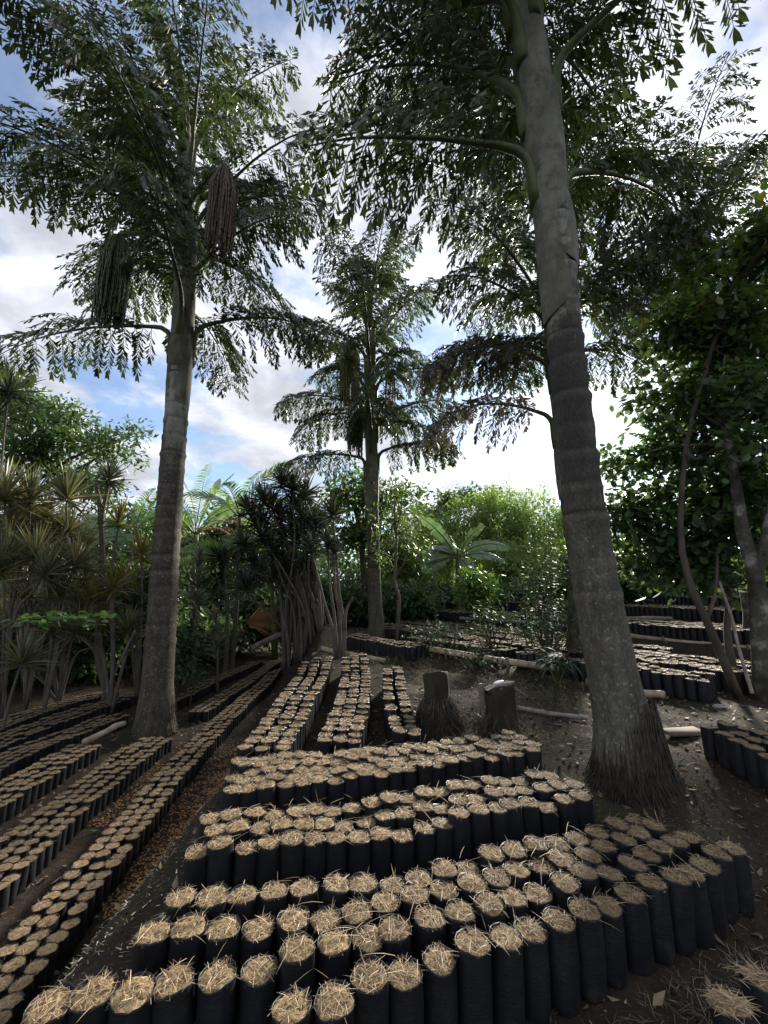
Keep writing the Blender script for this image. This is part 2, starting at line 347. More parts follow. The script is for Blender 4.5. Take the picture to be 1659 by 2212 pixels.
M['straw'] = leaf_mat('straw', (0.42, 0.32, 0.185), (0.4, 0.31, 0.18), 0.2, 0.6, 0.45, ((0.2, 0.13, 0.07), 0.35))
def mulch_mat():
    m, nt, b = new_mat('straw_mulch_bed'); oi = nd(nt, 'ShaderNodeObjectInfo'); f = noise_fac(nt, 55, 8, 0.65); g_ = noise_fac(nt, 7, 4, 0.6)
    c = ramp(nt, f, [(0.3, (0.09, 0.058, 0.032)), (0.5, (0.27, 0.195, 0.108)), (0.7, (0.45, 0.345, 0.2))])
    k = nd(nt, 'ShaderNodeMapRange'); nt.links.new(oi.outputs['Random'], k.inputs[0]); k.inputs[3].default_value = 0.65; k.inputs[4].default_value = 1.2
    h = nd(nt, 'ShaderNodeHueSaturation'); nt.links.new(k.outputs[0], h.inputs['Value']); nt.links.new(c, h.inputs['Color'])
    nt.links.new(mixc(nt, ramp(nt, g_, [(0.52, (0, 0, 0)), (0.68, (0.7,) * 3)]), h.outputs[0], (0.06, 0.04, 0.025)), b.inputs['Base Color'])
    b.inputs['Roughness'].default_value = 0.9; b.inputs['Specular IOR Level'].default_value = 0.15; bump(nt, b, f, 1.0); return m
M['mulch'] = mulch_mat()
M['potting'] = plain('potting_soil', [(0.3, (0.02, 0.014, 0.01)), (0.7, (0.07, 0.05, 0.035))], 60, 0.95, 0.8)
M['litter'] = leaf_mat('dry_leaf_litter', (0.17, 0.12, 0.075), (0.2, 0.14, 0.08), 0.15, 0.7, 0.6, ((0.22, 0.19, 0.14), 0.12))
M['chips'] = leaf_mat('pale_wood_chip', (0.50, 0.46, 0.37), (0.4, 0.35, 0.3), 0.05, 0.7, 0.35)
M['petals'] = leaf_mat('orange_petal', (0.42, 0.21, 0.075), (0.45, 0.22, 0.06), 0.25, 0.6, 0.4, ((0.3, 0.18, 0.08), 0.35))
M['weed'] = leaf_mat('small_weed', (0.05, 0.085, 0.028), (0.09, 0.15, 0.03), 0.35, 0.5, 0.4)
M['dry_grass'] = leaf_mat('dry_bank_grass', (0.115, 0.09, 0.05), (0.13, 0.11, 0.05), 0.25, 0.7, 0.6, ((0.06, 0.085, 0.03), 0.3))
M['root'] = plain('palm_root', [(0.3, (0.025, 0.02, 0.015)), (0.7, (0.085, 0.068, 0.05))], 15, 0.9, 0.5)
M['stump'] = plain('mossy_stump', [(0.3, (0.012, 0.010, 0.006)), (0.55, (0.03, 0.026, 0.016)), (0.75, (0.055, 0.047, 0.031))], 7, 0.95, 0.8, (1, 1, 0.5))
M['plank'] = plain('weathered_plank', [(0.3, (0.07, 0.055, 0.04)), (0.7, (0.18, 0.145, 0.105))], 8, 0.85, 0.4, (0.15, 1, 1))
M['pale_bamboo'] = plain('pale_bamboo_pole', [(0.3, (0.22, 0.165, 0.105)), (0.55, (0.40, 0.32, 0.22)), (0.75, (0.50, 0.43, 0.33))], 4, 0.5, 0.15)
M['grey_bamboo'] = plain('weathered_bamboo_pole', [(0.3, (0.13, 0.12, 0.10)), (0.55, (0.25, 0.235, 0.21)), (0.75, (0.36, 0.345, 0.32))], 6, 0.6, 0.2)
M['log'] = plain('rough_log', [(0.3, (0.10, 0.08, 0.06)), (0.7, (0.32, 0.28, 0.23))], 7, 0.9, 0.6)
M['white'] = plain('white_plastic', [(0.3, (0.75, 0.75, 0.75)), (0.7, (0.82, 0.82, 0.82))], 5, 0.35, 0.0)
M['stone'] = plain('stone', [(0.3, (0.18, 0.16, 0.13)), (0.7, (0.36, 0.32, 0.27))], 9, 0.9, 0.5)
def bag_mat():
    m, nt, b = new_mat('black_plastic_film')
    d = noise_fac(nt, 9, 6, 0.7); f2 = noise_fac(nt, 40, 5, 0.7, stretch=(0.6, 0.6, 2.2))
    t = nd(nt, 'ShaderNodeTexCoord'); s = nd(nt, 'ShaderNodeSeparateXYZ'); nt.links.new(t.outputs['Object'], s.inputs[0])
    oi = nd(nt, 'ShaderNodeObjectInfo')
    dust = ramp(nt, d, [(0.48, (0, 0, 0)), (0.72, (1, 1, 1))])
    dm = nd(nt, 'ShaderNodeMapRange'); nt.links.new(s.outputs['Z'], dm.inputs[0]); dm.inputs[1].default_value = 0.0; dm.inputs[2].default_value = 0.22; dm.inputs[3].default_value = 0.5; dm.inputs[4].default_value = 0.12
    k = nd(nt, 'ShaderNodeMath', operation='MULTIPLY'); nt.links.new(dust, k.inputs[0]); nt.links.new(dm.outputs[0], k.inputs[1])
    kk = nd(nt, 'ShaderNodeMath', operation='MULTIPLY'); nt.links.new(k.outputs[0], kk.inputs[0])
    rr = nd(nt, 'ShaderNodeMapRange'); nt.links.new(oi.outputs['Random'], rr.inputs[0]); rr.inputs[3].default_value = 0.3; rr.inputs[4].default_value = 1.1; nt.links.new(rr.outputs[0], kk.inputs[1])
    c = mixc(nt, kk.outputs[0], (0.012, 0.0125, 0.015), (0.10, 0.08, 0.06))
    nt.links.new(c, b.inputs['Base Color'])
    r = nd(nt, 'ShaderNodeMapRange'); nt.links.new(d, r.inputs[0]); r.inputs[3].default_value = 0.28; r.inputs[4].default_value = 0.62; nt.links.new(r.outputs[0], b.inputs['Roughness'])
    b.inputs['Specular IOR Level'].default_value = 0.3
    bump(nt, b, f2, 0.45, 0.006); return m
M['bag'] = bag_mat()

# ------------------------------------------------------------------ the ground
def axis(lo, hi, step, far, ratio=1.35):
    core = list(np.arange(lo, hi + 1e-6, step)); up, dn = [], []
    s, x = step, hi
    while x < far: s *= ratio; x += s; up.append(x)
    s, x = step, lo
    while x > -far: s *= ratio; x -= s; dn.append(x)
    return np.array(dn[::-1] + core + up)
gx, gy = axis(-9, 10, 0.065, 400), axis(-1, 17, 0.065, 400)
XX, YY = np.meshgrid(gx, gy, indexing='xy')
gv = np.stack([XX, YY, terr_rough(XX, YY)], -1).reshape(-1, 3)
nx, ny = len(gx), len(gy)
ii, jj = np.meshgrid(np.arange(ny - 1), np.arange(nx - 1), indexing='ij'); p = ii * nx + jj
gf = np.concatenate([np.stack([p, p + 1, p + nx + 1], -1).reshape(-1, 3), np.stack([p, p + nx + 1, p + nx], -1).reshape(-1, 3)])
tag(mk('ground', (gv, gf), M['soil'], smooth=True), 'dark brown soil of the terraced nursery', kind='structure')
def gz(x, y): return float(terr_rough(np.asarray(x, float), np.asarray(y, float)))

# ------------------------------------------------------------------ fishtail palms
def palm_trunk(path, radii, seed, n=90, ring=0.33):
    r0 = np.random.default_rng(seed)
    pts = spline(path, n * 3); N = len(pts)
    L = np.concatenate([[0], np.cumsum(np.linalg.norm(np.diff(pts, axis=0), axis=1))])
    rad = np.interp(pts[:, 2] - pts[0, 2], [q[0] for q in radii], [q[1] for q in radii])
    pos, k = 1.6, []
    while pos < L[-1]: k.append(pos); pos += ring * r0.uniform(0.8, 1.25)
    scar = np.zeros(N)
    for q in k:
        dd = (L - q); a_ = r0.uniform(0.5, 1.3)
        rad = rad + a_ * 0.02 * np.exp(-((dd + 0.035) / 0.045) ** 2) - a_ * 0.014 * np.exp(-((dd - 0.03) / 0.018) ** 2)
        scar = np.maximum(scar, min(1, a_) * np.exp(-((dd - 0.02) / 0.026) ** 2))
    v, f = tube(pts, rad, 22)
    ridge = np.zeros(N)
    for q in k: ridge = np.maximum(ridge, np.exp(-((L - q + 0.04) / 0.03) ** 2))
    global SCAR; SCAR = np.concatenate([np.repeat(np.where(scar > 0.12, scar, -ridge), 22), [0, 0]])
    ph = v[:, 2] * 2.0
    off = 0.012 * np.stack([vnoise(v[:, 0] * 5 + v[:, 2] * 1.5, v[:, 1] * 5 + 3), vnoise(v[:, 1] * 5 + v[:, 2] * 1.5 + 7, v[:, 0] * 5), 0 * ph], -1)
    return v + off, f
def sheath_geometry(center_at, z, az, tr, length, r0):
    """leaf base wrapping the trunk, narrowing upwards into the stalk"""
    rows, nr, nc = [], 14, 13; tw = r0.uniform(-0.9, 0.9); q0 = r0.uniform(1.0, 1.07)
    for i in range(nr):
        t = i / (nr - 1); zz = z - length * (1 - t); c = center_at(zz); half = math.radians(125 * (1 - t) ** 0.9 + 24)
        a = az + tw * (1 - t) + np.linspace(-half, half, nc); edge = np.abs(np.linspace(-1, 1, nc))
        r = tr * (1.015 + (0.12 * math.sin(math.pi * min(1, t * 1.1)) + 0.12 * t ** 3) * (1 - edge ** 4)) * (1 + (q0 - 1) * (1 - edge ** 6)) + 0.022 * (1 - edge ** 4) + 0.006 * r0.normal(size=nc) * 0.4
        rows.append(np.stack([c[0] + np.cos(a) * r, c[1] + np.sin(a) * r, np.full(nc, zz) + 0.22 * edge ** 2 * length * (1 - t) + 0.25 * np.linspace(-1, 1, nc) * tw * (1 - t)], -1))
    global EDGE; EDGE = np.tile(np.clip((np.abs(np.linspace(-1, 1, nc)) - 0.7) / 0.3, 0, 1), nr) * 0.6; EDGE[:nc] = 0.6
    v = np.concatenate(rows); f = []
    for i in range(nr - 1):
        for j in range(nc - 1):
            q = i * nc + j; f += [(q, q + 1, q + nc + 1), (q, q + nc + 1, q + nc)]
    return v, A(f)
def frond_geometry(start, az, elev, L, droop, r0, pmax=1.15, leaf=0.25, npin=19, tr=0.2, lsp=0.06):
    """one bipinnate fishtail leaf: returns rachis (v, f) and leaflets (v, f)"""
    rad = A([math.cos(az), math.sin(az), 0.0]); lat = A([-math.sin(az), math.cos(az), 0.0]); up = A([0, 0, 1.0])
    pts = [start + rad * tr * 1.0 - up * 0.45, start + rad * tr * 1.15 - up * 0.2]
    p = start + rad * tr * 1.25
    N = 26; ds = L / N
    e_from = math.radians(82)
    for i in range(N + 1):
        pts.append(p.copy()); s = i / N
        b = min(1.0, s / 0.12)
        e = e_from * (1 - b) + elev * b - droop * s ** 1.4
        p = p + ds * (math.cos(e) * rad + math.sin(e) * up) + ds * 0.03 * r0.normal() * lat
    pts = np.array(pts); nn = len(pts)
    rr = np.interp(np.linspace(0, 1, nn), [0, 0.04, 0.09, 0.3, 1], [0.085, 0.08, 0.06, 0.036, 0.006])
    rv, rf = tube(pts, rr, 8)
    q = pts[2:]; tang = nrm(np.gradient(q, axis=0))
    stalk, blade = MB(), MB()
    for k in range(npin):
        s = 0.16 + 0.84 * (k + 0.5) / npin
        for side in (-1, 1):
            if r0.random() < 0.05: continue
            x = min(s + r0.normal() * 0.008, 0.995) * (len(q) - 1); i = int(x); p0 = q[i] + (q[min(i + 1, len(q) - 1)] - q[i]) * (x - i); t0 = tang[i]
            prof = 0.5 + 0.5 * math.sin(math.pi * min(1, (s + 0.05) * 0.95) ** 0.8)
            if s > 0.85: prof *= 0.75
            pl = pmax * prof * r0.uniform(0.8, 1.15)
            d = nrm(lat * side * 0.85 + t0 * r0.uniform(0.35, 0.75) + up * r0.uniform(-0.05, 0.35))
            m = 7; pp = [p0]; g = r0.uniform(0.18, 0.42)
            for _ in range(m):
                pp.append(pp[-1] + d * pl / m); d = nrm(d - up * g)
            pp = np.array(pp); tt = nrm(np.gradient(pp, axis=0))
            stalk.add(*tube(pp, np.linspace(0.009, 0.003, len(pp)), 3, cap=False))
            nl = max(4, int(pl / lsp)); u = np.linspace(0.10, 1.0, nl); xi = u * m; i0 = np.minimum(xi.astype(int), m - 1)
            b0 = pp[i0] + (pp[i0 + 1] - pp[i0]) * (xi - i0)[:, None]; td = tt[i0]
            sv = nrm(np.cross(td, up + 0.001)); nv = np.cross(sv, td)
            for ls in (-1, 1):
                dirs = td * r0.uniform(0.5, 0.9, (nl, 1)) + sv * ls * r0.uniform(0.5, 0.95, (nl, 1)) - up * r0.uniform(0.15, 0.8, (nl, 1)) + 0.12 * r0.normal(size=(nl, 3))
                wid = td * (-ls) * 0.9 + nv * r0.normal(0, 0.55, (nl, 1)) + sv * 0.3
                blade.add(*leaves(b0, dirs, wid * np.where(r0.random((nl, 1)) < 0.5, 1, -1), leaf * r0.uniform(0.7, 1.2, nl) * (1 - 0.25 * u), LEAFLET, LEAFLET_F, 0.15, r0.uniform(0.62, 0.98)))
            blade.add(*leaves(pp[-1:], tt[-1:], sv[-1:], leaf * 1.1, LEAFLET, LEAFLET_F, 0.1, 1.3))
    sv_, sf_ = stalk.get()
    rach = MB(); rach.add(rv, rf); rach.add(sv_, sf_)
    return rach.get(), blade.get()
def fruit_cluster(top, length, radius, n, seed, bead=0.017):
    r0 = np.random.default_rng(seed); mb = MB(); top = np.asarray(top, float)
    for i in range(n):
        a = r0.uniform(0, 2 * math.pi); q = radius * math.sqrt(r0.uniform(0.15, 1))
        L = length * r0.uniform(0.7, 1.05); m = 26
        s = np.linspace(0, 1, m)
        out = np.minimum(1, s / 0.3) ** 0.75
        path = top + np.stack([math.cos(a) * q * out + 0.012 * np.sin(s * 9 + i), math.sin(a) * q * out + 0.012 * np.cos(s * 8 + 2 * i), 0.10 * np.sin(math.pi * np.minimum(1, s / 0.2)) - s * L], -1)
        rr = np.where(np.arange(m) % 2 == 0, bead * 0.45, bead) * np.where(s < 0.12, 0.5, 1.0)
        mb.add(*tube(path, rr, 5, cap=False))
    return mb.get()
def make_palm(name, label, base, path, radii, fronds, seed, bark, pmax=1.15, leaf=0.25, npin=19, dry=(), fruits=(), group='tall fishtail palms', roots=0):
    r0 = np.random.default_rng(seed)
    t = thing(name, label, 'palm', base, group)
    tk = mk('trunk', palm_trunk(path, radii, seed), bark, t, True)
    at_ = tk.data.attributes.new('scar', 'FLOAT', 'POINT')
    if len(SCAR) == len(tk.data.vertices): at_.data.foreach_set('value', SCAR.astype(np.float32))
    sp = spline(path, 200)
    for k, (az, z, el, L, dr) in enumerate(fronds):
        i = int(np.argmin(np.abs(sp[:, 2] - z))); start = sp[i].copy(); start[2] = z
        tr_ = float(np.interp(z - base[2], [q[0] for q in radii], [q[1] for q in radii]))
        (rv, rf), (lv, lf) = frond_geometry(start, math.radians(az), math.radians(el), L, math.radians(dr), r0, pmax, leaf, npin, tr_)
        fr = mk('frond', (rv, rf), M['rachis'], t, True)
        if z < 10.5:
            cz = lambda q: np.array([np.interp(q, sp[:, 2], sp[:, 0]), np.interp(q, sp[:, 2], sp[:, 1])])
            sh = mk('leaf_sheath', sheath_geometry(cz, z, math.radians(az), tr_, r0.uniform(1.1, 1.9), r0), M['sheath'], fr, True)
            sa_ = sh.data.attributes.new('scar', 'FLOAT', 'POINT')
            if len(EDGE) == len(sh.data.vertices): sa_.data.foreach_set('value', EDGE.astype(np.float32))
        mk('leaflets', (lv, lf), M['fishtail_dry'] if k in dry else M['fishtail'], fr, False, 'stuff')
    for (p0, length, rad, n, mat, frm) in fruits:
        p0 = np.asarray(p0, float); frm = np.asarray(frm, float)
        c = mk('fruit_cluster', fruit_cluster(p0, length, rad, n, seed + n), M[mat], t, True)
        mid = (p0 + frm) / 2 + A([0, 0, 0.25])
        mk('fruit_stalk', tube(spline([frm, mid, p0 + A([0, 0, 0.05])], 14), np.linspace(0.06, 0.045, 14), 8), M['rachis'], c, True)
    if roots:
        mb = MB(); b = np.asarray(base, float)
        for i in range(roots):
            a = r0.uniform(0, 2 * math.pi); r1 = radii[0][1] * r0.uniform(0.85, 1.0); r2 = r1 + abs(r0.normal(0, 0.045)) + 0.005; h = 0.66 * r0.random() ** 2.3 + 0.03; a2 = a + r0.normal(0, 0.3)
            x2, y2 = b[0] + math.cos(a2) * r2, b[1] + math.sin(a2) * r2; rt = float(np.interp(h, [q[0] for q in radii], [q[1] for q in radii])) + 0.006
            p = [b + A([math.cos(a) * rt * 0.97, math.sin(a) * rt * 0.97, h]), b + A([math.cos((a + a2) / 2) * (max(rt, r1 * 0.93) + 0.012), math.sin((a + a2) / 2) * (max(rt, r1 * 0.93) + 0.012), h * 0.4]), A([x2, y2, gz(x2, y2) - 0.01])]
            mb.add(*tube(spline(p, 7), np.linspace(0.0055, 0.003, 7), 3, cap=False))
        o = mk('root_mass', mb, M['root'], t); o['kind'] = 'stuff'
    return t
def spiral(n, z0, z1, e0, e1, L0, L1, d0, d1, a0, seed):
    r0 = np.random.default_rng(seed); out = []
    for i in range(n):
        k = i / (n - 1)
        out.append((a0 + i * 137.5 + r0.normal() * 8, z0 + (z1 - z0) * k, e0 + (e1 - e0) * k + r0.normal() * 4, L0 + (L1 - L0) * k, d0 + (d1 - d0) * k))
    return out

# left palm
B = A([-4.03, 7.63, tz(-4.03, 7.63) - 0.03]); Y = 7.63
path = [B, at(345, 1400, Y), at(365, 1100, Y), at(382, 880, Y), at(396, 690, Y), at(405, 500, Y), at(404, 330, Y), at(402, 215, Y)]
fr = [(178, 6.75, 8, 4.2, 40), (20, 6.9, 34, 3.5, 64), (285, 7.3, 22, 3.4, 60), (95, 7.4, 25, 3.8, 60), (196, 9.6, 30, 4.4, 64), (-20, 8.2, 42, 3.0, 72)]
fr += [(160, 8.6, 34, 4.2, 66), (222, 8.9, 30, 4.0, 70), (182, 10.4, 46, 4.4, 74), (240, 10.2, 44, 3.8, 76), (5, 9.6, 44, 3.4, 76)] + spiral(17, 8.3, 12.6, 30, 84, 3.9, 3.8, 76, 48, 150, 21)
make_palm('fishtail_palm', 'tall ringed fishtail palm with a dark green hanging fruit column, beside the lower beds', B, path,
          [(0, .38), (.3, .315), (.8, .265), (2, .245), (4, .23), (6, .215), (7, .19), (9, .175), (11, .14), (14, .07)], fr, 11, M['bark_left'],
          fruits=[(at(258, 512, 6.3), 1.75, 0.25, 190, 'fruit_green', at(398, 540, Y)), (at(487, 362, 6.2), 1.9, 0.25, 120, 'fruit_red', at(404, 450, Y)),
                  (at(287, 250, 7.3), 1.45, 0.24, 45, 'fruit_pale', at(402, 330, Y)), (at(300, 330, 8.4), 1.2, 0.2, 30, 'fruit_green', at(402, 400, Y))], roots=160, npin=22, leaf=0.21, pmax=1.05)
# right palm
B = A([2.09, 3.71, tz(2.09, 3.71) - 0.04]); Y = 3.71
path = [B, at(1346, 1560, Y), at(1312, 1400, Y), at(1262, 1100, Y), at(1222, 750, Y), at(1205, 560, Y), at(1186, 380, Y), at(1160, 190, Y), at(1128, 0, Y), A([1.62, 3.68, 11.0]), A([1.55, 3.66, 12.6])]
fr = [(184, 6.3, 10, 2.7, 32), (25, 6.1, 36, 3.2, 55), (165, 7.3, 50, 3.0, 62), (75, 7.2, 60, 3.2, 50), (-24, 7.5, 36, 3.4, 60), (212, 8.2, 40, 2.9, 66), (125, 8.0, 44, 3.2, 62), (-70, 8.8, 46, 3.0, 72), (40, 8.3, 42, 3.4, 62)]
fr += [(150, 8.9, 40, 3.0, 66), (60, 9.2, 46, 3.2, 66), (-10, 8.9, 42, 3.2, 64), (100, 9.6, 52, 3.2, 66)] + spiral(12, 8.8, 12.4, 42, 84, 3.3, 3.3, 70, 42, 190, 5)
make_palm('fishtail_palm', 'thick leaning fishtail palm with dark-stained trunk and matted roots, nearest the camera', B, path,
          [(0, .30), (.25, .27), (.5, .23), (.8, .208), (1.2, .2), (2, .185), (2.6, .174), (3.5, .168), (4.5, .168), (5.2, .165), (6.5, .16), (8, .15), (10, .13), (12.6, .09)], fr, 12, M['bark_right'], pmax=0.95, leaf=0.185, npin=22, roots=3200)
# middle palm
B = ground(815, 1377); B[2] -= 0.03; Y = B[1]
path = [B, at(808, 1250, Y), at(805, 1100, Y), at(802, 950, Y), at(800, 800, Y), at(798, 680, Y), at(795, 600, Y)]
fr = [(170, 5.4, 16, 3.1, 45), (15, 5.6, 30, 3.0, 60), (190, 7.0, 26, 3.0, 62), (-10, 6.6, 34, 3.1, 66), (270, 6.2, 20, 2.8, 55), (80, 7.2, 30, 3.0, 60)]
fr += spiral(20, 6.6, 11.6, 20, 84, 3.0, 3.1, 70, 50, 30, 8)
make_palm('fishtail_palm', 'slim mid-distance fishtail palm with mossy foot, standing beyond the straw-topped bag rows', B, path,
          [(0, .33), (.4, .225), (1, .198), (3, .18), (5, .165), (8, .13), (11, .07)], fr, 13, M['bark_mid'], pmax=1.05, leaf=0.22, npin=18,
          fruits=[(at(757, 735, Y - 0.7), 2.3, 0.3, 120, 'fruit_pale', at(800, 760, Y)), (at(768, 850, Y - 0.6), 2.0, 0.24, 90, 'fruit_green', at(801, 870, Y)), (at(842, 800, Y - 0.3), 1.3, 0.2, 25, 'fruit_green', at(801, 840, Y))])
# palm hidden behind the near right trunk
B = A([3.62, 7.9, tz(3.62, 7.9)]); Y = 7.9
path = [B, at(1247, 1220, Y), at(1226, 1060, Y), at(1213, 900, Y), at(1196, 740, Y), at(1180, 600, Y), at(1172, 480, Y)]
fr = [(176, 5.0, 28, 3.0, 78), (190, 6.2, 24, 3.1, 80), (150, 6.6, 34, 3.2, 62), (205, 7.2, 30, 3.0, 66), (20, 6.4, 30, 3.0, 60), (-60, 6.9, 30, 3.0, 62), (95, 7.0, 34, 3.0, 60)]
fr += spiral(17, 6.6, 10.8, 24, 82, 3.3, 3.3, 68, 45, 165, 9)
make_palm('fishtail_palm', 'fishtail palm with drooping browned fronds, half hidden behind the thick stained trunk', B, path,
          [(0, .26), (.5, .18), (2, .165), (4, .155), (6, .14), (8, .12), (11, .07)], fr, 14, M['bark_mid'], pmax=1.1, leaf=0.2, npin=20, dry=(0, 1),
          fruits=[(at(1098, 530, Y - 0.6), 0.9, 0.12, 22, 'fruit_pale', at(1178, 560, Y))])
# palm at the right edge
B = A([7.95, 8.8, tz(7.95, 8.8)]); Y = 8.8
path = [B, at(1622, 1250, Y), at(1590, 1050, Y), at(1556, 850, Y), at(1520, 680, Y), at(1490, 560, Y), at(1478, 470, Y)]
fr = [(190, 7.8, 26, 2.8, 60), (20, 8.0, 30, 2.8, 60), (250, 8.3, 25, 2.6, 60), (110, 8.5, 30, 2.8, 60)] + spiral(14, 8.2, 11.4, 26, 84, 3.0, 3.0, 68, 45, 60, 10)
make_palm('fishtail_palm', 'pale lichen-trunked fishtail palm rising behind the leafy trees at the right edge', B, path,
          [(0, .3), (.6, .22), (3, .2), (6, .18), (8, .16), (12, .07)], fr, 15, M['lichen_bark'], pmax=1.05, leaf=0.2, npin=18,
          fruits=[(at(1527, 565, Y - 0.5), 0.9, 0.22, 30, 'fruit_pale', at(1492, 570, Y))])

# ------------------------------------------------------------------ generic foliage
def crown(clumps, n, size, r0, shape=DIAM, faces=DIAM_F, wscale=1.0, droop=0.35, shell=0.55):
    """clumps: (centre, (rx, ry, rz)); leaves sit in small sprays through the outer part of each clump"""
    mb = MB(); vol = A([c[1][0] * c[1][1] + c[1][2] * c[1][0] for c in clumps]); vol = vol / vol.sum()
    for (c, r), w in zip(clumps, vol):
        k = max(6, int(n * w)); ns = max(3, k // 9)
        d = rnd_dirs(ns, r0); q = shell + (1 - shell) * r0.random((ns, 1)) ** 0.6
        q = q * (0.75 + 0.5 * r0.random((ns, 1)))
        sc_ = A(c) + d * q * A(r)
        base = np.repeat(sc_, 9, 0) + r0.normal(size=(ns * 9, 3)) * size * 0.85
        dirs = nrm(np.repeat(d, 9, 0) * 0.7 + rnd_dirs(ns * 9, r0)) - A([0, 0, 1]) * droop
        wid = rnd_dirs(ns * 9, r0) * 0.7 + np.cross(dirs, A([0, 0, 1.0]))
        mb.add(*leaves(base, dirs, wid, size * r0.uniform(0.6, 1.3, ns * 9), shape, faces, 0.3, wscale))
    return mb.get()
def blob(px, py, Y, rx, rz, k=5, r0=rng, ry=None):
    """break one clump seen at (px, py) into k uneven smaller ones"""
    c = at(px, py, Y); out = []
    for i in range(k):
        o = rnd_dirs(1, r0)[0] * A([rx, ry or rx, rz]) * r0.uniform(0.35, 0.8)
        s = r0.uniform(0.38, 0.62)
        out.append((c + o, (rx * s, (ry or rx) * s, rz * s)))
    return out
def make_tree(name, label, base, trunk_path, trunk_r, clumps, n, size, leafm, barkm, seed, cat='tree', group=None, limb=True, **kw):
    r0 = np.random.default_rng(seed); t = thing(name, label, cat, base, group)
    mb = MB(); tp = spline(trunk_path, 16)
    mb.add(*tube(tp, np.linspace(trunk_r, trunk_r * 0.5, 16), 9))
    if limb:
        for (c, r) in clumps[:: max(1, len(clumps) // 14)]:
            i = int(r0.integers(8, 15)); s = tp[i]; m = (s + A(c)) / 2 + r0.normal(size=3) * 0.12
            mb.add(*tube(spline([s, m, c], 8), np.linspace(trunk_r * 0.38, 0.01, 8), 5))
    mk('trunk', mb, barkm, t, True)
    mk('crown', crown(clumps, n, size, r0, **kw), leafm, t)
    return t
r1 = np.random.default_rng(31)
# dark tree on the far left
cl = []
for (px, py, rx, rz) in [(60, 880, 1.5, 0.9), (150, 950, 1.6, 0.8), (250, 970, 1.0, 0.7), (60, 1010, 1.6, 0.7), (190, 1050, 1.3, 0.6), (-60, 940, 1.8, 1.3), (290, 930, 0.5, 0.25), (120, 900, 1.0, 0.5), (20, 830, 0.9, 0.5)]:
    cl += blob(px, py, 14.5, rx, rz, 5, r1)
b = A([-13.0, 14.5, tz(-13, 14.5)])
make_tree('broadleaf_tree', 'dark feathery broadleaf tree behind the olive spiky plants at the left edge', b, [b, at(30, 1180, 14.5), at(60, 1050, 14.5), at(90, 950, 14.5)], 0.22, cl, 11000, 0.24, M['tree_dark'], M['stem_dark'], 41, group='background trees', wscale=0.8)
# trees behind the middle palm
def bg_tree(pxs, Y, n, size, mat, label, seed, trunk_px, r=0.18, name='broadleaf_tree', bark='stem_dark', k=5, group='background trees', wscale=1.0, shape=DIAM, faces=DIAM_F, droop=0.35):
    c = []
    r0 = np.random.default_rng(seed)
    for (px, py, rx, rz) in pxs: c += blob(px, py, Y, rx, rz, k, r0)
    X = at(trunk_px, 1300, Y)[0]; b = A([X, Y, tz(X, Y)])
    top = at(pxs[0][0], pxs[0][1] + 30, Y)
    return make_tree(name, label, b, [b, (b * 0.6 + top * 0.4) + A([0.2, 0, 0]), top], r, c, n, size, M[mat], M[bark], seed, group=group, wscale=wscale, shape=shape, faces=faces, droop=droop)
bg_tree([(770, 1070, 1.3, 0.8), (720, 1060, 0.8, 0.5), (830, 1090, 1.3, 0.9), (760, 1150, 1.4, 0.8), (880, 1060, 0.9, 0.5), (700, 1120, 0.9, 0.5)], 17, 5200, 0.24, 'tree_mid', 'grey-green open-crowned tree just behind the slim mossy palm', 42, 780)
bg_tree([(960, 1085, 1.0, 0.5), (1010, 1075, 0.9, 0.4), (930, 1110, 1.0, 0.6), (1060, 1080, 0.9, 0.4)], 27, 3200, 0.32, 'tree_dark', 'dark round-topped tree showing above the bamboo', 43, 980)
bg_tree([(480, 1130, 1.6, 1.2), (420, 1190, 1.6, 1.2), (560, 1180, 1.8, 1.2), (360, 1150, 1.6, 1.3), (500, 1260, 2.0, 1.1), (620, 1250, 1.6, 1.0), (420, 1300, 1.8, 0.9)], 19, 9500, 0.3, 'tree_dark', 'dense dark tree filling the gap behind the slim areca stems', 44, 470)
bg_tree([(230, 1150, 1.6, 1.1), (140, 1180, 1.8, 1.1), (310, 1200, 1.5, 1.2), (60, 1230, 1.8, 1.1), (200, 1290, 2.0, 1.0), (330, 1310, 1.6, 0.9), (90, 1340, 1.8, 0.8), (0, 1150, 1.8, 1.4), (-80, 1280, 1.8, 1.4)], 15.5, 12000, 0.26, 'tree_dark', 'deep green thicket tree behind the leftmost spiky plants', 45, 180)
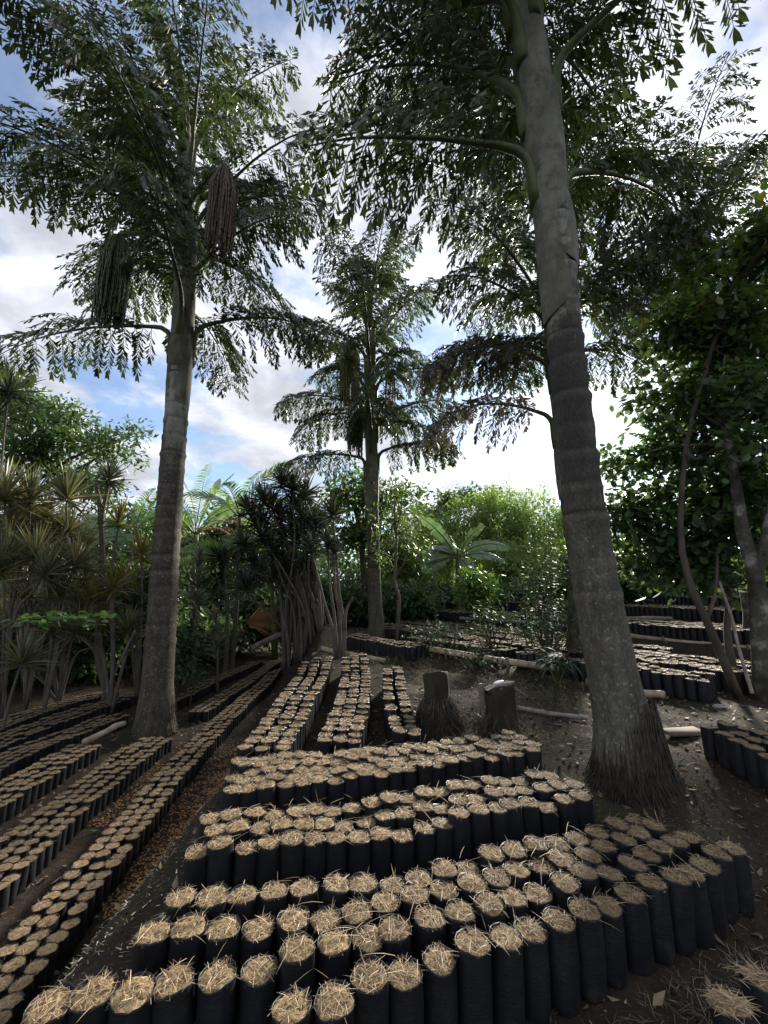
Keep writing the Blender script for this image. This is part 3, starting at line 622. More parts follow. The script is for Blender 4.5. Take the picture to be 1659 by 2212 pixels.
# bamboo behind the upper terrace
def bamboo(px, topy, Y, n_culm, width, mat, label, seed, nleaf=4200, size=0.3):
    r0 = np.random.default_rng(seed); X = at(px, 1300, Y)[0]; b = A([X, Y, tz(X, Y)]); t = thing('bamboo_clump', label, 'bamboo', b, 'bamboo behind the terraces')
    H = at(px, topy, Y)[2] - b[2]; lv = MB(); cm = MB()
    per = nleaf // n_culm
    for i in range(n_culm):
        a = r0.uniform(0, 2 * math.pi); q = width * math.sqrt(r0.random()); h = H * r0.uniform(0.62, 1.0)
        f0 = b + A([math.cos(a) * q * 0.35, math.sin(a) * q * 0.35, 0]); tip = b + A([math.cos(a) * q, math.sin(a) * q * 0.6, h])
        pth = spline([f0, f0 * 0.55 + tip * 0.45 + A([0, 0, h * 0.12]), tip], 14)
        cm.add(*tube(pth, np.linspace(0.035, 0.006, 14), 5, cap=False))
        s = r0.beta(1.6, 1.1, per); idx = np.minimum((s * 13).astype(int), 12)
        base = pth[idx] + r0.normal(size=(per, 3)) * A([0.42, 0.42, 0.26]) * (0.5 + 0.9 * (1 - s))[:, None]
        d = rnd_dirs(per, r0) * A([1, 1, 0.5]) - A([0, 0, 0.55])
        lv.add(*leaves(base, d, rnd_dirs(per, r0), size * r0.uniform(0.6, 1.25, per), DIAM, DIAM_F, 0.2, 0.42))
    mk('culms', cm, M['rachis'], t, True); mk('foliage', lv, M[mat], t, kind='stuff')
bl = [(900, 1100, 21, 'bamboo_leaf_dark', 'dark green bamboo clump beside the slim mossy palm'),
      (965, 1070, 23, 'bamboo_leaf', 'yellow-green bamboo clump standing behind the banana plant'),
      (1040, 1045, 24, 'bamboo_leaf', 'bright bamboo clump just to the right of the banana plant top'),
      (1105, 1020, 23, 'bamboo_leaf', 'tallest bright bamboo clump with a feathery top against the sky'),
      (1170, 1035, 22, 'bamboo_leaf', 'bright bamboo clump next to the thick stained palm trunk'),
      (1250, 1060, 22, 'bamboo_leaf_dark', 'bamboo clump hidden partly behind the thick stained palm trunk'),
      (860, 1120, 18.5, 'bamboo_leaf_dark', 'low bamboo clump directly behind the crooked thin tree'),
      (1130, 1160, 19.5, 'bamboo_leaf_dark', 'shaded lower bamboo clump in front of the tall bright bamboo')]
for i, (px, ty, Y, mt, lb) in enumerate(bl): bamboo(px, ty, Y, 26, 1.7, mt, lb, 60 + i, 6500 if mt == 'bamboo_leaf' else 5500)
# low dark hedge shrubs closing the view under the trees
def shrub(px, py, Y, rx, rz, n, size, mat, label, seed, cat='shrub', group='shrubs at the back', stems=6, shape=DIAM, faces=DIAM_F, wscale=1.0, k=8, name='shrub', stemm='stem_dark', droop=0.3):
    r0 = np.random.default_rng(seed); c = at(px, py, Y); b = A([c[0], Y, tz(c[0], Y)])
    t = thing(name, label, cat, b, group); mb = MB(); cl = blob(px, py, Y, rx, rz, k, r0)
    for i in range(stems):
        e = A(cl[i % len(cl)][0]); m = (b + e) / 2 + r0.normal(size=3) * 0.1
        mb.add(*tube(spline([b + A([r0.normal() * 0.06, r0.normal() * 0.06, -0.02]), m, e], 8), np.linspace(0.022, 0.006, 8), 5, cap=False))
    mk('stems', mb, M[stemm], t, True); mk('foliage', crown(cl, n, size, r0, shape, faces, wscale, droop), M[mat], t)
    return t
back = [(700, 1290, 16, 1.5, 1.0, 'dark shrub in the shade behind the many-stemmed dracaena'), (790, 1305, 16.5, 1.3, 0.7, 'dark shrub directly behind the foot of the slim palm'),
        (880, 1300, 15.5, 1.2, 0.6, 'dark leafy shrub behind the crooked thin tree'), (950, 1300, 17, 1.4, 0.6, 'dark shrub below the drooping banana leaves'),
        (1100, 1285, 17, 1.6, 0.8, 'dark wide shrub to the right of the bright green bush'), (1190, 1280, 17, 1.5, 0.8, 'dark shrub beside the stained trunk below the bamboo'),
        (1290, 1240, 15, 1.8, 1.2, 'dark shrub seen just right of the thick stained trunk'), (1400, 1230, 15.5, 2.2, 1.2, 'shady shrub at the back of the upper right terrace'),
        (1500, 1225, 15.5, 2.2, 1.3, 'dark shrub behind the topmost bag rows'), (1620, 1220, 15, 2.4, 1.6, 'dark shrub at the far right end of the top terrace'),
        (600, 1320, 17, 1.5, 1.0, 'black-green shrub in shade behind the dry fan leaf'), (520, 1340, 16, 1.5, 0.9, 'dark shrub between the areca stems and the dracaena'),
        (430, 1370, 14, 1.5, 0.8, 'dark shrub low behind the tall narrow cordyline'), (330, 1400, 14, 1.5, 0.8, 'dark low shrub behind the foot of the ringed palm'),
        (230, 1420, 13, 1.5, 0.8, 'dark low shrub behind the fork-stemmed dracaena'), (120, 1430, 12.5, 1.6, 0.8, 'dark low shrub beyond the shaded left beds'), (20, 1440, 12, 1.6, 0.9, 'dark low shrub at the left edge beyond the beds'),
        (60, 1330, 11.5, 1.5, 0.9, 'dark leafy shrub filling in behind the big olive spiky shrub'), (180, 1350, 11.5, 1.4, 0.9, 'dark leafy shrub seen between the spiky plants and the forked stem'), (300, 1300, 12, 1.2, 1.0, 'dark leafy shrub just left behind the ringed trunk'),
        (-60, 1400, 11, 1.6, 1.3, 'dark shrub cut off by the left edge of the picture')]
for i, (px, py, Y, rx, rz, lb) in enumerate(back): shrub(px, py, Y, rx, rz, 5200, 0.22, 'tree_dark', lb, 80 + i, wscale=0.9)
# far ring of woodland that closes the horizon
r0 = np.random.default_rng(77); cl = []
for i in range(120):
    a = r0.uniform(-1.45, 1.45); R = r0.uniform(34, 46); cl.append((A([math.sin(a) * R, math.cos(a) * R, 1.5 + r0.uniform(0.3, 3.6)]), (3.2, 3.2, 2.2)))
tag(mk('far_woodland', crown(cl, 40000, 0.7, r0), M['tree_dark']), 'dark far-off woodland closing the horizon behind the garden', 'woodland', kind='stuff')

# ------------------------------------------------------------------ spiky plants
def rosette_mesh(name, mat, seed, n=70, length=0.5, width=0.03, bend=0.16, spread=1.0):
    r0 = np.random.default_rng(seed)
    el = np.radians(r0.uniform(-25, 88, n)); az = r0.uniform(0, 2 * math.pi, n)
    d = np.stack([np.cos(el) * np.cos(az), np.cos(el) * np.sin(az), np.sin(el)], -1)
    w = nrm(np.cross(d, A([0, 0, 1.0]) + 0.4 * r0.normal(size=(n, 3))))
    base = d * 0.015 + A([0, 0, 1]) * (np.sin(el)[:, None] * 0.05)
    v, f = strips(base, d, w, length * r0.uniform(0.7, 1.1, n), width, bend * r0.uniform(0.4, 1.4, n), 3)
    return mesh(name, v, f, mat)
def column_mesh(name, mat, seed, n=150, length=0.4, height=1.2, width=0.03):
    r0 = np.random.default_rng(seed); h = r0.random(n); az = r0.uniform(0, 2 * math.pi, n); el = np.radians(20 + 50 * h + r0.normal(size=n) * 12)
    d = np.stack([np.cos(el) * np.cos(az), np.cos(el) * np.sin(az), np.sin(el)], -1); base = np.stack([0 * h, 0 * h, (h - 0.8) * height], -1)
    v, f = strips(base, d, nrm(np.cross(d, A([0, 0, 1.0]) + 0.3 * r0.normal(size=(n, 3)))), length * (1.1 - 0.5 * h), width, 0.1, 3); return mesh(name, v, f, mat)
ROS = {}
for key, mat, n, L, W, bd in (('olive', 'cordyline', 150, 0.70, 0.03, 0.12), ('gold', 'cordyline_gold', 80, 0.55, 0.03, 0.12), ('dark', 'dracaena', 120, 0.5, 0.032, 0.2), ('big', 'dracaena', 140, 0.66, 0.036, 0.16)):
    ROS[key] = [rosette_mesh('rosette_' + key, M[mat], 100 + i, n, L, W, bd) for i in range(3)]
ROS['column'] = [column_mesh('rosette_column', M['cordyline'], 110 + i) for i in range(2)]
def spiky(name, label, base, stems, cat='shrub', group=None, mat='stem_grey', r=0.024, seed=0, rb=None):
    """stems: (list of points from base to tip, rosette kind or None, scale)"""
    r0 = np.random.default_rng(seed); t = thing(name, label, cat, base, group)
    for pts, kind, s in stems:
        p = spline(pts, 14); st = mk('stem', tube(p, np.linspace(rb or r * 1.2, r * 0.7, 14), 7), M[mat], t, True)
        if kind:
            o = link('rosette', ROS[kind][int(r0.integers(len(ROS[kind])))], st)
            d = nrm((p[-1] - p[-3])[None])[0]; o.location = p[-1] - np.array(t.location)
            q = Vector(d * 0.6 + A([0, 0, 0.6])).to_track_quat('Z', 'Y'); o.rotation_mode = 'QUATERNION'
            o.rotation_quaternion = q @ Matrix.Rotation(r0.uniform(0, 6.28), 4, 'Z').to_quaternion()
            o.scale = (s, s, s)
    return t
def P(Y, *pp): return [at(x, y, Y) for x, y in pp]
Yl = 8.2
g0 = at(10, 1520, Yl); g0[2] = tz(g0[0], g0[1])
def sub(root, Y, *pp): return [A(root)] + P(Y, *pp)
spiky('olive_cordyline', 'big olive spiky shrub with arching grey stems against the left edge', g0, [
    (sub(g0, Yl, (26, 1303), (60, 1237), (97, 1195), (142, 1143), (143, 1096), (144, 1080)), 'olive', 1.1),
    (sub(g0, Yl, (20, 1350), (40, 1240), (62, 1150), (64, 1085)), 'olive', 1.1), (sub(g0, Yl - 0.4, (10, 1300), (12, 1200), (10, 1080)), 'olive', 1.25),
    (sub(g0, Yl - 0.3, (30, 1330), (60, 1260), (75, 1205)), 'olive', 1.05), (sub(g0, Yl - 0.5, (30, 1340), (70, 1280), (95, 1245)), 'olive', 1.0),
    (sub(g0, Yl - 0.2, (-10, 1300), (0, 1250), (15, 1195)), 'olive', 1.1), (sub(g0, Yl - 0.5, (-20, 1350), (-20, 1280), (-5, 1240)), 'olive', 1.1),
    (sub(g0, Yl, (20, 1340), (30, 1200), (28, 1140)), 'olive', 1.0)], 'shrub', 'olive spiky shrubs', seed=1)
g1 = at(95, 1530, Yl); g1[2] = tz(g1[0], g1[1])
spiky('olive_cordyline', 'olive spiky shrub with two rosettes level with the broad green leaves', g1, [
    (sub(g1, Yl, (125, 1400), (140, 1290), (160, 1226)), 'olive', 1.0), (sub(g1, Yl, (120, 1430), (145, 1390), (163, 1368)), 'olive', 0.85),
    (sub(g1, Yl, (105, 1440), (110, 1400), (112, 1366)), 'olive', 0.85), (sub(g1, Yl, (120, 1400), (125, 1330), (132, 1290)), 'olive', 0.8)], 'shrub', 'olive spiky shrubs', seed=2)
rq = np.random.default_rng(17)
for (bx_, Yq, spots, lb) in ((60, 8.9, [(30, 1100), (95, 1120), (70, 1165), (125, 1175), (20, 1240), (110, 1255), (60, 1290), (150, 1150)], 'olive spiky shrub crowding in behind the big arching one'),
                        (130, 9.3, [(180, 1190), (120, 1330), (185, 1260), (60, 1350), (170, 1320), (215, 1350), (15, 1340), (90, 1400)], 'lower olive spiky shrub between the arching one and the forked stem')):
    gq = at(bx_, 1500, Yq); gq[2] = tz(gq[0], Yq)
    spiky('olive_cordyline', lb, gq, [(sub(gq, Yq, ((bx_ + x_) / 2 + rq.normal() * 8, (1480 + y_) / 2), (x_ + rq.normal() * 6, y_ + 45), (x_, y_)), 'olive', rq.uniform(0.85, 1.15)) for x_, y_ in spots], 'shrub', 'olive spiky shrubs', seed=int(Yq * 10))
g2 = at(5, 1570, 7.2); g2[2] = tz(g2[0], g2[1])
spiky('olive_cordyline', 'low olive rosette on a leaning stem over the shaded left beds', g2, [(sub(g2, 7.2, (25, 1500), (45, 1437)), 'olive', 0.95)], 'shrub', 'olive spiky shrubs', seed=3)
g3 = ground(241, 1531)
Y = g3[1]
spiky('forked_dracaena', 'tall thin dracaena with a forked grey stem and a dark spiky head', g3, [
    ([g3] + P(Y, (220, 1453), (210, 1400), (218, 1295), (222, 1216), (219, 1132), (225, 1090), (232, 1058), (234, 1040)), 'big', 0.85),
    ([at(219, 1132, Y)] + P(Y, (216, 1090), (206, 1043)), None, 1)], 'shrub', 'spiky plants beside the ringed palm', r=0.05, rb=0.075, seed=4)
g4 = at(245, 1500, 8.6); g4[2] = tz(g4[0], 8.6)
spiky('golden_cordyline', 'straight-stemmed plant with golden spiky heads, just left of the ringed palm', g4, [
    (sub(g4, 8.6, (243, 1400), (240, 1250), (254, 1150), (256, 1135)), 'gold', 1.1), (sub(g4, 8.6, (246, 1400), (244, 1310), (244, 1275)), 'gold', 1.1),
    (sub(g4, 8.6, (225, 1420), (205, 1350), (194, 1305)), 'gold', 1.0), (sub(g4, 8.6, (270, 1420), (276, 1395), (277, 1365)), 'olive', 0.8)], 'shrub', 'spiky plants beside the ringed palm', r=0.03, seed=5)
g5 = at(300, 1490, 9.4); g5[2] = tz(g5[0], 9.4)
spiky('golden_cordyline', 'golden spiky plant peeping out from behind the ringed palm trunk', g5, [
    (sub(g5, 9.4, (305, 1350), (307, 1200)), 'gold', 1.15), (sub(g5, 9.4, (280, 1340), (268, 1265)), 'gold', 1.0), (sub(g5, 9.4, (295, 1400), (291, 1318)), 'big', 0.8)], 'shrub', 'spiky plants beside the ringed palm', r=0.03, seed=6)
g6 = at(-10, 1300, 9.5); g6[2] = tz(g6[0], 9.5)
spiky('tall_dracaena', 'dark spiky dracaena head high against the sky at the left edge', g6, [(sub(g6, 9.5, (-5, 1100), (8, 950), (18, 850)), 'big', 1.35), (sub(g6, 9.5, (-20, 1000), (-8, 900)), 'big', 1.2)], 'shrub', seed=7)
g7 = at(425, 1432, 10.5); g7[2] = tz(g7[0], 10.5)
spiky('column_cordyline', 'tall narrow cordyline with a long column of stiff leaves, right of the ringed palm', g7, [(sub(g7, 10.5, (424, 1330), (430, 1215)), 'column', 1.25)], 'shrub', 'columnar cordylines', r=0.03, seed=8)
g8 = at(475, 1425, 10.3); g8[2] = tz(g8[0], 10.3)
spiky('column_cordyline', 'short bushy cordyline at the edge of the sunlit bag row', g8, [(sub(g8, 10.3, (470, 1400), (466, 1345)), 'column', 1.0)], 'shrub', 'columnar cordylines', r=0.03, seed=9)
# many-stemmed dracaena
gd = A([-2.32, 12.0, tz(-2.32, 12.0)])
tips = [(571, 1086), (611, 1050), (632, 1062), (634, 1092), (660, 1076), (651, 1114), (630, 1140), (575, 1142), (552, 1136), (531, 1180), (479, 1208), (568, 1165), (681, 1128), (606, 1120), (686, 1144), (590, 1100),
        (662, 1227), (641, 1269), (533, 1276), (592, 1255), (556, 1217), (587, 1190), (615, 1170), (670, 1160), (640, 1185), (545, 1110), (655, 1150), (600, 1215), (625, 1240), (560, 1250)]
r0 = np.random.default_rng(55); st = []
Yd = gd[1]
for i, (px, py) in enumerate(tips):
    b0 = gd + A([r0.uniform(-0.5, 0.55), r0.uniform(-0.35, 0.35), 0]); b0[2] = tz(b0[0], b0[1]) - 0.05
    tip = at(px, py, Yd + r0.uniform(-0.7, 0.6)); h = tip[2] - b0[2]
    m1 = b0 + A([0.06 * (tip[0] - b0[0]) + r0.normal() * 0.05, 0, h * 0.33]); m2 = b0 + A([0.45 * (tip[0] - b0[0]) + r0.normal() * 0.12, (tip[1] - b0[1]) * 0.6, h * 0.68])
    st.append(([b0, m1, m2, tip], 'dark', r0.uniform(1.1, 1.5)))
for i in range(16):
    b0 = gd + A([r0.uniform(-0.55, 0.6), r0.uniform(-0.4, 0.3), 0]); b0[2] = tz(b0[0], b0[1]) - 0.05
    px, py = r0.uniform(590, 690), r0.uniform(1100, 1180)
    tip = at(px, py, Yd); st.append(([b0, b0 * 0.6 + tip * 0.4 + r0.normal(size=3) * 0.05, b0 * 0.3 + tip * 0.7 + r0.normal(size=3) * 0.1, tip], None, 1))
spiky('many_stemmed_dracaena', 'crowd of grey dracaena stems fanning up to dark spiky heads, beyond the bag rows', gd, st, 'shrub', None, 'stem_grey', 0.026, 9, 0.06)
# slender stems right of it
gs = ground(734, 1421); Y = gs[1]
def sl(*pp): return P(Y, *pp)
spiky('slender_tree', 'cluster of four thin crooked grey stems in front of the bamboo rail', gs, [
    (sl((726, 1424), (718, 1360), (700, 1300), (688, 1250), (672, 1190)), 'dark', 1.0), (sl((728, 1424), (722, 1330), (712, 1260), (708, 1180)), 'dark', 0.9),
    (sl((742, 1426), (744, 1360), (734, 1290), (728, 1230), (720, 1116)), 'dark', 1.1), (sl((735, 1424), (733, 1330), (724, 1270), (722, 1200)), 'dark', 0.8),
    (sl((744, 1360), (748, 1320), (762, 1290)), None, 1)], 'tree', None, 'stem_grey', 0.028, 10, 0.045)
# crooked thin tree with light foliage
g = ground(858, 1384); Y = g[1]; cl = []
for (px, py, rx, rz) in [(840, 1110, 0.8, 0.5), (880, 1140, 0.7, 0.6), (810, 1160, 0.6, 0.5), (860, 1060, 0.6, 0.4), (900, 1190, 0.5, 0.4), (835, 1210, 0.5, 0.3)]: cl += blob(px, py, Y, rx, rz, 5, r1)
make_tree('thin_tree', 'thin crooked tree with sparse yellow-green leaves right of the slim palm', g, [g, at(860, 1330, Y), at(862, 1290, Y), at(852, 1255, Y), at(856, 1180, Y), at(852, 1090, Y)], 0.06, cl, 800, 0.13, M['tree_mid'], M['stem_grey'], 46, group=None, wscale=0.7)

# ------------------------------------------------------------------ feather palms, banana, other leafy plants
def feather(start, az, elev, L, droop, r0, leaf=0.55, n=34, width=0.04, mat='areca', parent=None, name='frond', stiff=0.25, twist=0.0):
    rad = A([math.cos(az), math.sin(az), 0]); lat = A([-math.sin(az), math.cos(az), 0]); up = A([0, 0, 1.0])
    p = A(start); pts = []
    for i in range(21):
        pts.append(p.copy()); e = elev - droop * (i / 20) ** 1.5; p = p + (L / 20) * (math.cos(e) * rad + math.sin(e) * up)
    pts = np.array(pts); fr = mk(name, tube(pts, np.linspace(0.022, 0.004, 21), 5), M['rachis'] if mat != 'dry_frond' else M['dry_frond'], parent, True)
    rl_ = r0.uniform(-0.9, 0.9); latr = lat * math.cos(rl_) + up * math.sin(rl_)
    s = np.linspace(0.2, 0.99, n); x = s * 19.9; i = x.astype(int); b = pts[i] + (pts[i + 1] - pts[i]) * (x - i)[:, None]; t = nrm(pts[i + 1] - pts[i])
    ll = leaf * np.sin(np.pi * (0.12 + 0.8 * s)) ** 0.7
    mb = MB()
    for side in (-1, 1):
        d = latr * side + t * 0.75 + up * (0.25 + twist * side) + 0.07 * r0.normal(size=(n, 3))
        mb.add(*strips(b, d, nrm(np.cross(nrm(d), up + 0.2 * lat * side)) * 0 + nrm(t * 0.9 + up * 0.3 * side), ll, width, stiff, 3))
    mk('leaflets', mb, M[mat], fr, kind='stuff')
def paddle(start, az, elev, L, droop, width, r0, mat='banana', parent=None, tears=14, name='leaf'):
    roll = r0.choice([-1, 1]) * r0.uniform(0.5, 1.15)
    rad = A([math.cos(az), math.sin(az), 0]); lat = A([-math.sin(az), math.cos(az), 0]); up = A([0, 0, 1.0]); p = A(start); pts = []; N = 40
    for i in range(N + 1):
        pts.append(p.copy()); e = elev - droop * (i / N) ** 1.3; p = p + (L / N) * (math.cos(e) * rad + math.sin(e) * up)
    pts = np.array(pts); lf = mk(name, tube(pts, np.linspace(0.035, 0.006, N + 1), 6), M['rachis'], parent, True)
    t = nrm(np.gradient(pts, axis=0)); mb = MB(); k0 = 8; nn_ = np.cross(t, lat[None]); lt = lat[None] * math.cos(roll) + nn_ * math.sin(roll); nn_ = np.cross(lt, t)
    s = (np.arange(N + 1) - k0) / (N - k0); w = width * np.clip(np.sin(np.pi * np.clip(0.04 + s * 0.93, 0, 1)), 0, 1) ** 0.55
    for side in (-1, 1):
        cuts = set(int(c) for c in r0.integers(k0 + 3, N - 1, tears)); dr = r0.uniform(0.1, 0.6); i = k0
        while i < N:
            j = i + 1
            while j < N and j not in cuts: j += 1
            seg = np.arange(i, j + 1); dr = r0.uniform(0.05, 0.7); rows = []
            for q in (0, 0.5, 1.0):
                out = lt[seg] * side * q * w[seg][:, None] * 0.97 + t[seg] * (0.22 * q * w[seg])[:, None] + up * ((0.28 * q - dr * q * q) * w[seg])[:, None]
                rows.append(pts[seg] + out)
            v = np.stack(rows, 1).reshape(-1, 3); m = len(seg); f = []
            if m > 1:
                shrink = 1 - 0.25 / m
                for a in range(m - 1):
                    for b_ in range(2):
                        c = a * 3 + b_; f += [(c, c + 1, c + 4), (c, c + 4, c + 3)]
                mb.add(v, f)
            i = j
    mk('blade', mb, M[mat], lf, True)
r0 = np.random.default_rng(91)
def areca(label, base_px, top, Y, fr, seed, name='areca_palm', mat='areca', r=0.055):
    r_ = np.random.default_rng(seed); tp = at(top[0], top[1], Y); bx = at(base_px[0], base_px[1], Y); b = A([bx[0], Y, tz(bx[0], Y)])
    t = thing(name, label, 'palm', b, 'feather palms behind the beds'); p = spline([b, b * 0.5 + tp * 0.5 + A([0.05, 0, 0]), tp], 20)
    mk('trunk', tube(p, np.linspace(r * 1.3, r * 0.8, 20) + 0.004 * (np.arange(20) % 2), 9), M['stem_grey'], t, True)
    mk('crownshaft', tube(spline([tp, tp + A([0, 0, 0.35]), tp + A([0.01, 0, 0.75])], 8), [r * 0.9, r * 1.25, r * 1.2, r * 1.1, r, r * 0.8, r * 0.6, r * 0.4], 9), M['rachis'], t, True)
    for az, el, L, dr, *m in fr: feather(tp + A([0, 0, 0.55]), math.radians(az), math.radians(el), L, math.radians(dr), r_, 0.5, 34, 0.04, m[0] if m else mat, t)
areca('slim white-stemmed areca palm with green arching fronds right of the ringed palm', (503, 1412), (515, 1156), 12.5, [(20, 62, 2.3, 60), (75, 75, 2.2, 40), (150, 60, 2.2, 70), (200, 45, 2.0, 75), (330, 40, 2.0, 80), (0, 70, 2.4, 50), (270, 50, 1.8, 70), (40, 42, 1.9, 50, 'dry_frond')], 1)
areca('second shorter areca palm leaning against the taller white stem', (492, 1380), (489, 1248), 12.2, [(160, 40, 1.8, 70), (210, 20, 1.9, 60), (100, 55, 1.8, 60), (250, 30, 1.7, 70), (60, 50, 1.6, 60), (175, 10, 1.8, 50)], 2)
areca('areca palm with orange dying fronds close behind the ringed trunk', (420, 1400), (418, 1190), 13.5, [(100, 80, 3.0, 25), (20, 40, 1.8, 70, 'dry_frond'), (160, 62, 2.6, 40), (340, 20, 1.6, 60, 'dry_frond'), (60, 72, 2.8, 30), (250, 40, 1.8, 70), (10, 60, 2.2, 60), (130, 50, 2.3, 60)], 3)
areca('feather palm in the gap between the forked dracaena and the ringed trunk', (285, 1420), (283, 1190), 13.5, [(120, 55, 2.3, 60), (60, 60, 2.2, 60), (180, 35, 2.0, 70), (20, 35, 2.0, 70), (260, 30, 1.9, 70), (90, 75, 2.2, 40)], 4)
def banana(label, base_px, top, Y, lv, seed, r=0.12, mat='banana', width=0.24, name='banana_plant'):
    r_ = np.random.default_rng(seed); tp = at(top[0], top[1], Y); bx = at(base_px, 1300, Y); b = A([bx[0], Y, tz(bx[0], Y)])
    t = thing(name, label, 'plant', b, 'big-leaved plants'); mk('pseudostem', tube(spline([b, (b + tp) / 2, tp], 12), np.linspace(r, r * 0.5, 12), 10), M['rachis'], t, True)
    for az, el, L, dr in lv: paddle(tp - A([0, 0, 0.1]), math.radians(az), math.radians(el), L, math.radians(dr), width, r_, mat, t)
banana('blue-green banana plant with torn drooping leaves in front of the bamboo', 990, (988, 1200), 16.0, [(170, 62, 2.3, 30), (30, 60, 2.1, 40), (5, 40, 2.3, 70), (140, 30, 2.0, 60), (350, 20, 1.9, 60), (180, 14, 1.6, 60), (190, -2, 1.6, 50), (150, 45, 1.4, 60), (260, 40, 1.2, 60), (90, 60, 1.7, 60), (290, -10, 1.2, 70)], 1, width=0.27)
banana('bright wide-leaved plant standing up behind the ringed palm trunk', 430, (425, 1150), 15.5, [(150, 76, 2.7, 30), (60, 80, 2.6, 25), (20, 60, 2.2, 60), (200, 50, 1.9, 60), (330, 40, 1.7, 60), (270, 45, 1.4, 60)], 2, width=0.3, name='wide_leaf_plant')
banana('wide-leaved green plant between the areca stem and the many-stemmed dracaena', 600, (585, 1180), 15, [(80, 74, 1.9, 35), (20, 60, 1.6, 50), (160, 60, 1.9, 50), (230, 40, 1.4, 60), (300, 40, 1.3, 60)], 3, width=0.27, name='wide_leaf_plant')
banana('wide-leaved green plant behind the olive spiky shrub on the far left', 165, (170, 1180), 12.5, [(60, 60, 1.7, 60), (150, 50, 1.6, 60), (20, 40, 1.6, 60), (300, 30, 1.2, 60), (100, 75, 1.6, 50)], 4, width=0.25, name='wide_leaf_plant')
# dry fan leaf
fb = at(533, 1345, 12.8); t = thing('dry_fan_leaf', 'dry orange-brown fan palm leaf hanging in the dark by the dracaena', 'palm leaf', fb)
mb = MB()
for i in range(20):
    a = math.radians(-40 + 100 * i / 19); L = 1.05 * (0.75 + 0.3 * math.sin(math.pi * i / 19)); d = A([math.cos(a), 0.25 * math.sin(i * 1.7) * 0.3, math.sin(a) * 0.75 + 0.05])
    mb.add(*strips(fb[None], d[None], nrm(np.cross(d, A([0.1, 1.0, 0.2 if i % 2 else -0.2])))[None], [L], [0.034], [0.06], 4))
mk('fan_blade', mb, M['dry_frond'], t); mk('stalk', tube(spline([fb, fb + A([-0.3, 0.1, -0.5]), A([fb[0] - 0.4, fb[1] + 0.2, tz(fb[0] - .4, fb[1] + .2)])], 8), 0.018, 5), M['dry_frond'], t, True)

shrub(1030, 1280, 13.2, 0.62, 0.62, 1700, 0.17, 'tree_bright', 'bright lime-green bush below the banana plant on the upper terrace', 120, group='leafy bushes', stems=8, wscale=0.9, shape=OVAL, faces=OVAL_F)
shrub(400, 1385, 9.6, 0.42, 0.55, 520, 0.13, 'glossy', 'glossy light-leaved bush tucked behind the right side of the ringed palm', 121, group='leafy bushes', stems=8, shape=OVAL, faces=OVAL_F)
shrub(405, 1445, 9.3, 0.5, 0.2, 260, 0.12, 'glossy', 'low glossy ground plants by the edge of the sunlit bag row', 122, group='leafy bushes', stems=5, shape=OVAL, faces=OVAL_F)
shrub(1170, 1265, 8.0, 0.85, 0.7, 900, 0.085, 'glossy', 'airy small-leaved shrub with glinting leaves beside the stained trunk', 123, group='airy shrubs on the bank', stems=14, shape=OVAL, faces=OVAL_F, k=14)
shrub(1190, 1350, 7.4, 0.75, 0.5, 800, 0.075, 'glossy', 'airy twiggy shrub in front of the upper bag rows by the stained trunk', 124, group='airy shrubs on the bank', stems=16, shape=OVAL, faces=OVAL_F, k=14)
shrub(1060, 1345, 8.2, 0.75, 0.4, 620, 0.075, 'glossy', 'sparse twiggy shrub in front of the bags below the lime-green bush', 125, group='airy shrubs on the bank', stems=14, shape=OVAL, faces=OVAL_F, k=12)
shrub(930, 1370, 8.6, 0.7, 0.3, 420, 0.075, 'glossy', 'low sparse shrub behind the pale bamboo rail near the slim palm', 126, group='airy shrubs on the bank', stems=12, shape=OVAL, faces=OVAL_F, k=10)
shrub(1040, 1425, 7.3, 0.45, 0.22, 260, 0.07, 'glossy', 'small sprawling weed bush hanging over the middle of the bamboo rail', 127, group='airy shrubs on the bank', stems=8, shape=OVAL, faces=OVAL_F, k=8)
# long-leaved plant on the bank
g = ground(1205, 1490); t = thing('long_leaved_plant', 'grey-green plant with long drooping leaves at the end of the bamboo rail', 'plant', g)
r0 = np.random.default_rng(128); sm = MB(); lm = MB()
for i in range(9):
    a = r0.uniform(0, 6.28); tip = g + A([math.cos(a) * 0.22, math.sin(a) * 0.22, r0.uniform(0.25, 0.55)]); sm.add(*tube(spline([g, (g + tip) / 2 + A([0, 0, .05]), tip], 6), 0.007, 4))
    n = 9; aa = r0.uniform(0, 6.28, n); d = np.stack([np.cos(aa), np.sin(aa), r0.uniform(-0.3, 0.5, n)], -1)
    lm.add(*strips(np.repeat(tip[None], n, 0), d, nrm(np.cross(d, A([0, 0, 1.0]))), r0.uniform(0.2, 0.32, n), 0.045, 0.35, 4))
mk('stems', sm, M['rachis'], t); mk('foliage', lm, M['glossy'], t)
# broad-leaved branch at the left
g = at(-60, 1500, 5.2); g[2] = tz(g[0], 5.2); t = thing('broad_leaved_branch', 'spray of broad green leaves reaching in over the shaded beds from the left', 'branch', g)
r0 = np.random.default_rng(129); p = spline([g] + P(5.2, (-30, 1420), (20, 1350), (90, 1335), (150, 1332), (205, 1345)), 30)
mk('stem', tube(p, np.linspace(0.02, 0.005, 30), 6), M['stem_dark'], t, True)
n = 120; i = r0.integers(12, 30, n); d = np.stack([r0.normal(0.3, 0.8, n), r0.normal(-0.2, 0.8, n), r0.uniform(-0.5, 0.25, n)], -1)
mk('foliage', leaves(p[i] + r0.normal(size=(n, 3)) * A([0.07, 0.12, 0.035]), d, np.cross(d, A([0, 0, 1.0])) + 0.3 * r0.normal(size=(n, 3)), r0.uniform(0.08, 0.17, n), OVAL, OVAL_F, 0.2, 1.35), M['tree_mid'], t)

